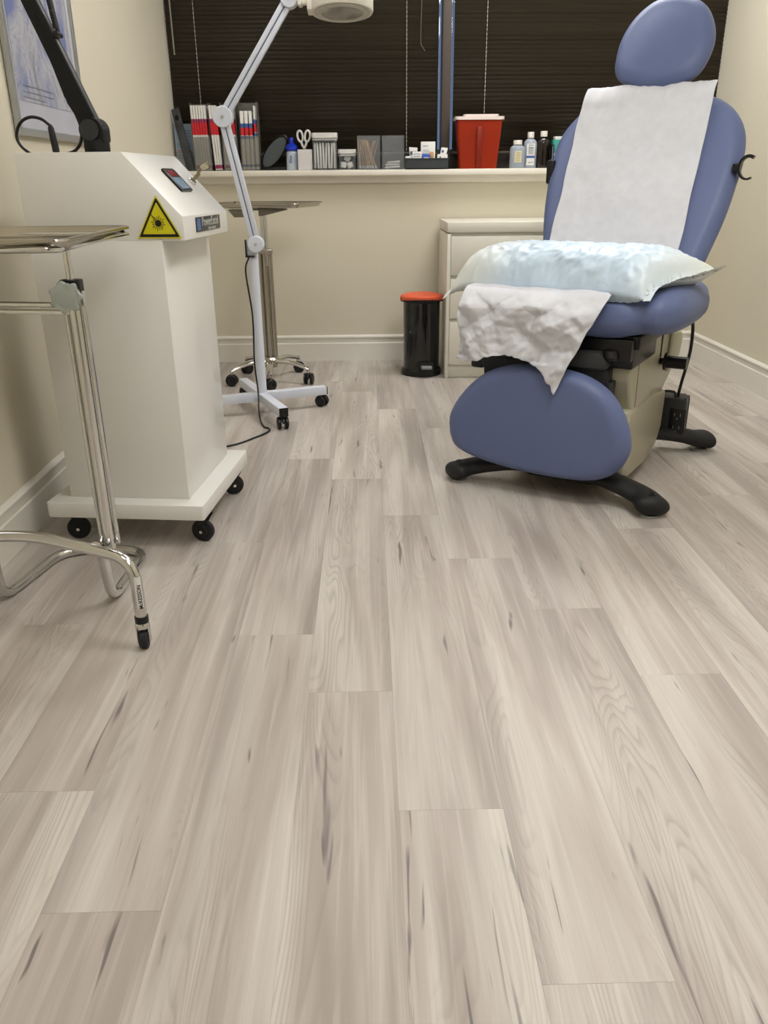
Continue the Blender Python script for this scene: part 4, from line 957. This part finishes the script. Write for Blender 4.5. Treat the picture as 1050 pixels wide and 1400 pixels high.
# dark tray with small boxes
t = thing('supply_tray', 'low dark grey tray of small boxes left of the window mullion', 'tray', (.337, 4.845, ZS))
g = G(); w, d_, h = .245, .09, .055
g.box((0, 0, .002), (w-.02, d_, .004))
for s in (-1, 1):
    g.box((s*(w/2-.006), 0, h/2), (.003, d_, h), 0, Matrix.Rotation(0, 4, 'X')); g.box((0, s*(d_/2-.001), h/2), (w-.01, .002, h))
g.box((0, -d_/2-.001, h-.002), (w+.002, .004, .004)); obj('tray_walls', g, mat('tray_charcoal', '#33383a', .45), t, smooth=0)
t = thing('medicine_box', 'tall white medicine box with small print in the dark tray', 'box', (.344, 4.85, ZS+.0045)); bx('carton', (0, 0, .067), (.078, .03, .134), PAPERW, t)
lines(t, TXG, [(-.028, 0, .112, .004), (-.028, .005, .092, .002), (-.028, .008, .084, .002), (-.028, .005, .076, .002), (-.028, 0, .068, .002)], -.0157)
bx('orange_patch', (.019, -.0156, .068), (.022, .001, .030), mat('patch_orange', '#cf9a58', .5), t)
o = thing('medicine_box', 'small blue box in front of the tall white medicine box', 'box', (.333, 4.822, ZS+.0045)); bx('carton', (0, 0, .036), (.044, .014, .072), mat('carton_blue', '#3a55b0', .5), o); bx('white_label', (0, -.0072, .030), (.030, .001, .05), PAPERW, o, 0)
o = thing('medicine_box', 'white carton with two dark text lines left of the blue box', 'box', (.282, 4.83, ZS+.0045)); bx('carton', (0, 0, .042), (.048, .022, .084), PAPERW, o); lines(o, TXG, [(-.018, .018, .072, .003), (-.016, .018, .060, .003)], -.0116)
o = thing('tube', 'crimped white ointment tube behind the small white carton', 'tube', (.262, 4.865, ZS+.0045)); g = G(); g.prism([(-.012, 0), (.012, 0), (.026, .105), (-.022, .108)], .010, FRONT(0, 0, 0), .003); obj('tube_body', g, PAPERW, o); bx('tube_band', (0.001, -.0105, .078), (.034, .001, .018), TXG, o, 0)
o = thing('packet', 'flat white packet at the left end of the dark tray', 'packet', (.232, 4.83, ZS+.0045)); bx('packet_body', (.0, 0, .031), (.028, .03, .062), PAPERW, o, .003); bx('packet_print', (0, -.0155, .05), (.014, .0008, .004), TXG, o, 0)
o = thing('tube', 'tilted white tube with blue print at the right end of the tray', 'tube', (.415, 4.85, ZS+.0045)); g = G(); g.prism([(-.020, .0), (.010, 0), (.026, .105), (-.010, .105)], .012, FRONT(0, 0, 0) @ Matrix.Rotation(-.12, 4, 'Z'), .003); obj('tube_body', g, PAPERW, o); bx('tube_print', (.01, -.0128, .085), (.012, .001, .012), BLUB, o, 0, ry=.12)
o = thing('packet', 'small white packet with dark dots at the right end of the tray', 'packet', (.422, 4.822, ZS+.0045)); bx('packet_body', (0, 0, .035), (.056, .012, .070), PAPERW, o, .002); bx('packet_print', (-.012, -.0065, .055), (.008, .001, .006), INK, o, 0)
# sharps container
t = thing('sharps_container', 'large red sharps container with pale lid on the sill', 'sharps container', (.620, 4.865, ZS))
g = G(); bt, tp = rrect(.205, .090, .014), rrect(.250, .125, .016)
A = [g.b.verts.new((x, y, .0)) for x, y in bt]; B = [g.b.verts.new((x, y, .243)) for x, y in tp]; n = len(A)
for k in range(n): g.b.faces.new((A[k], A[(k+1) % n], B[(k+1) % n], B[k]))
g.b.faces.new(A[::-1]); g.b.faces.new(B); obj('bin_body', g, REDP, t)
g = G(); g.box((0, -.0545, .115), (.030, .006, .20), .003, Matrix.Rotation(math.radians(4.1), 4, 'X')); obj('front_rib', g, mat('red_rib', '#7d1d05', .4), t)
g = G(); g.prism(rrect(.268, .135, .018), .016, I(0, 0, .243), .004); g.prism(rrect(.19, .09, .012), .012, I(.01, 0, .259), .004); obj('lid', g, LIDW, t)
# bottles
def bottle(x, y, r, hb, hn, rc, hc, m, mc, label, lab=None, flat=.75):
    t = thing('bottle', label, 'bottle', (x, y, ZS)); F_ = Matrix.Diagonal((1, flat, 1, 1))
    g = G(); g.lathe([(0, 0), (r*.94, 0), (r, .004), (r, hb*.80), (r*.93, hb*.9), (r*.6, hb*.985), (rc*.9, hb), (rc*.8, hn), (0, hn)], seg=36, M=F_); obj('body', g, m, t)
    g = G(); g.lathe([(0, hn-.004), (rc, hn-.004), (rc, hn+hc-.003), (rc*.92, hn+hc), (0, hn+hc)], seg=28); obj('cap', g, mat('cap_white', '#d9d5cc', .4), t)
    if lab:
        w, z0, z1, mm = lab; g = G(); aw = w/r
        g.grid(lambda u, v: ((r+.0006)*math.cos(-PI/2+aw*(u-.5)), (r+.0006)*math.sin(-PI/2+aw*(u-.5))*flat, z0+(z1-z0)*v), 8, 1); obj('label', g, mm, t)
    return t, r*flat
b_, ry = bottle(.838, 4.845, .042, .118, .124, .024, .018, CLEAR, None, 'short clear bottle with yellow-print label, right of the red container', (.040, .030, .088, mat('label_cream', '#cfc9ad', .5)))
lines(b_, mat('text_ochre', '#b39a55', .5), [(-.012, .012, z, .003) for z in (.040, .050, .060, .070, .080)], -ry-.0015)
b_, ry = bottle(.913, 4.872, .037, .150, .158, .018, .026, CLEAR, None, 'taller clear bottle with white and blue label, beside the brown bottle', (.046, .016, .125, PAPERW))
lines(b_, TXG, [(-.014, .014, z, .003) for z in (.118, .106, .098, .090, .082, .074, .030)], -ry-.0015); g = G(); g.grid(lambda u, v: ((.0378)*math.cos(-PI/2+1.28*(u-.5)), .0378*math.sin(-PI/2+1.28*(u-.5))*.75, .052+.012*v), 8, 1); obj('blue_band', g, BLUB, b_)
b_, ry = bottle(.985, 4.872, .037, .158, .164, .019, .024, mat('brown_bottle', '#1a120d', .2, coat=.3), None, 'dark brown bottle with white cap, right of the clear bottles')
# teal carton behind the chair
t = thing('glove_box', 'teal carton with a white corner, partly hidden by the chair back', 'box', (1.072, 4.87, ZS)); bx('carton', (0, 0, .072), (.075, .06, .144), mat('carton_teal', '#2f8f84', .5), t, .001, ry=.0)
bx('white_corner', (.0, .0, .152), (.06, .05, .016), PAPERW, t); bx('white_edge', (-.030, -.0305, .04), (.012, .001, .07), PAPERW, t, 0)
t = thing('phone', 'thin dark upright device with a bright edge beside the brown bottle', 'device', (1.030, 4.845, ZS)); bx('case', (0, 0, .060), (.010, .06, .118), NAVYB, t, .002); bx('bright_edge', (-.0035, -.0305, .065), (.003, .001, .09), mat('edge_grey', '#8a93a8', .3), t, 0)
print('objects', len(bpy.data.objects))
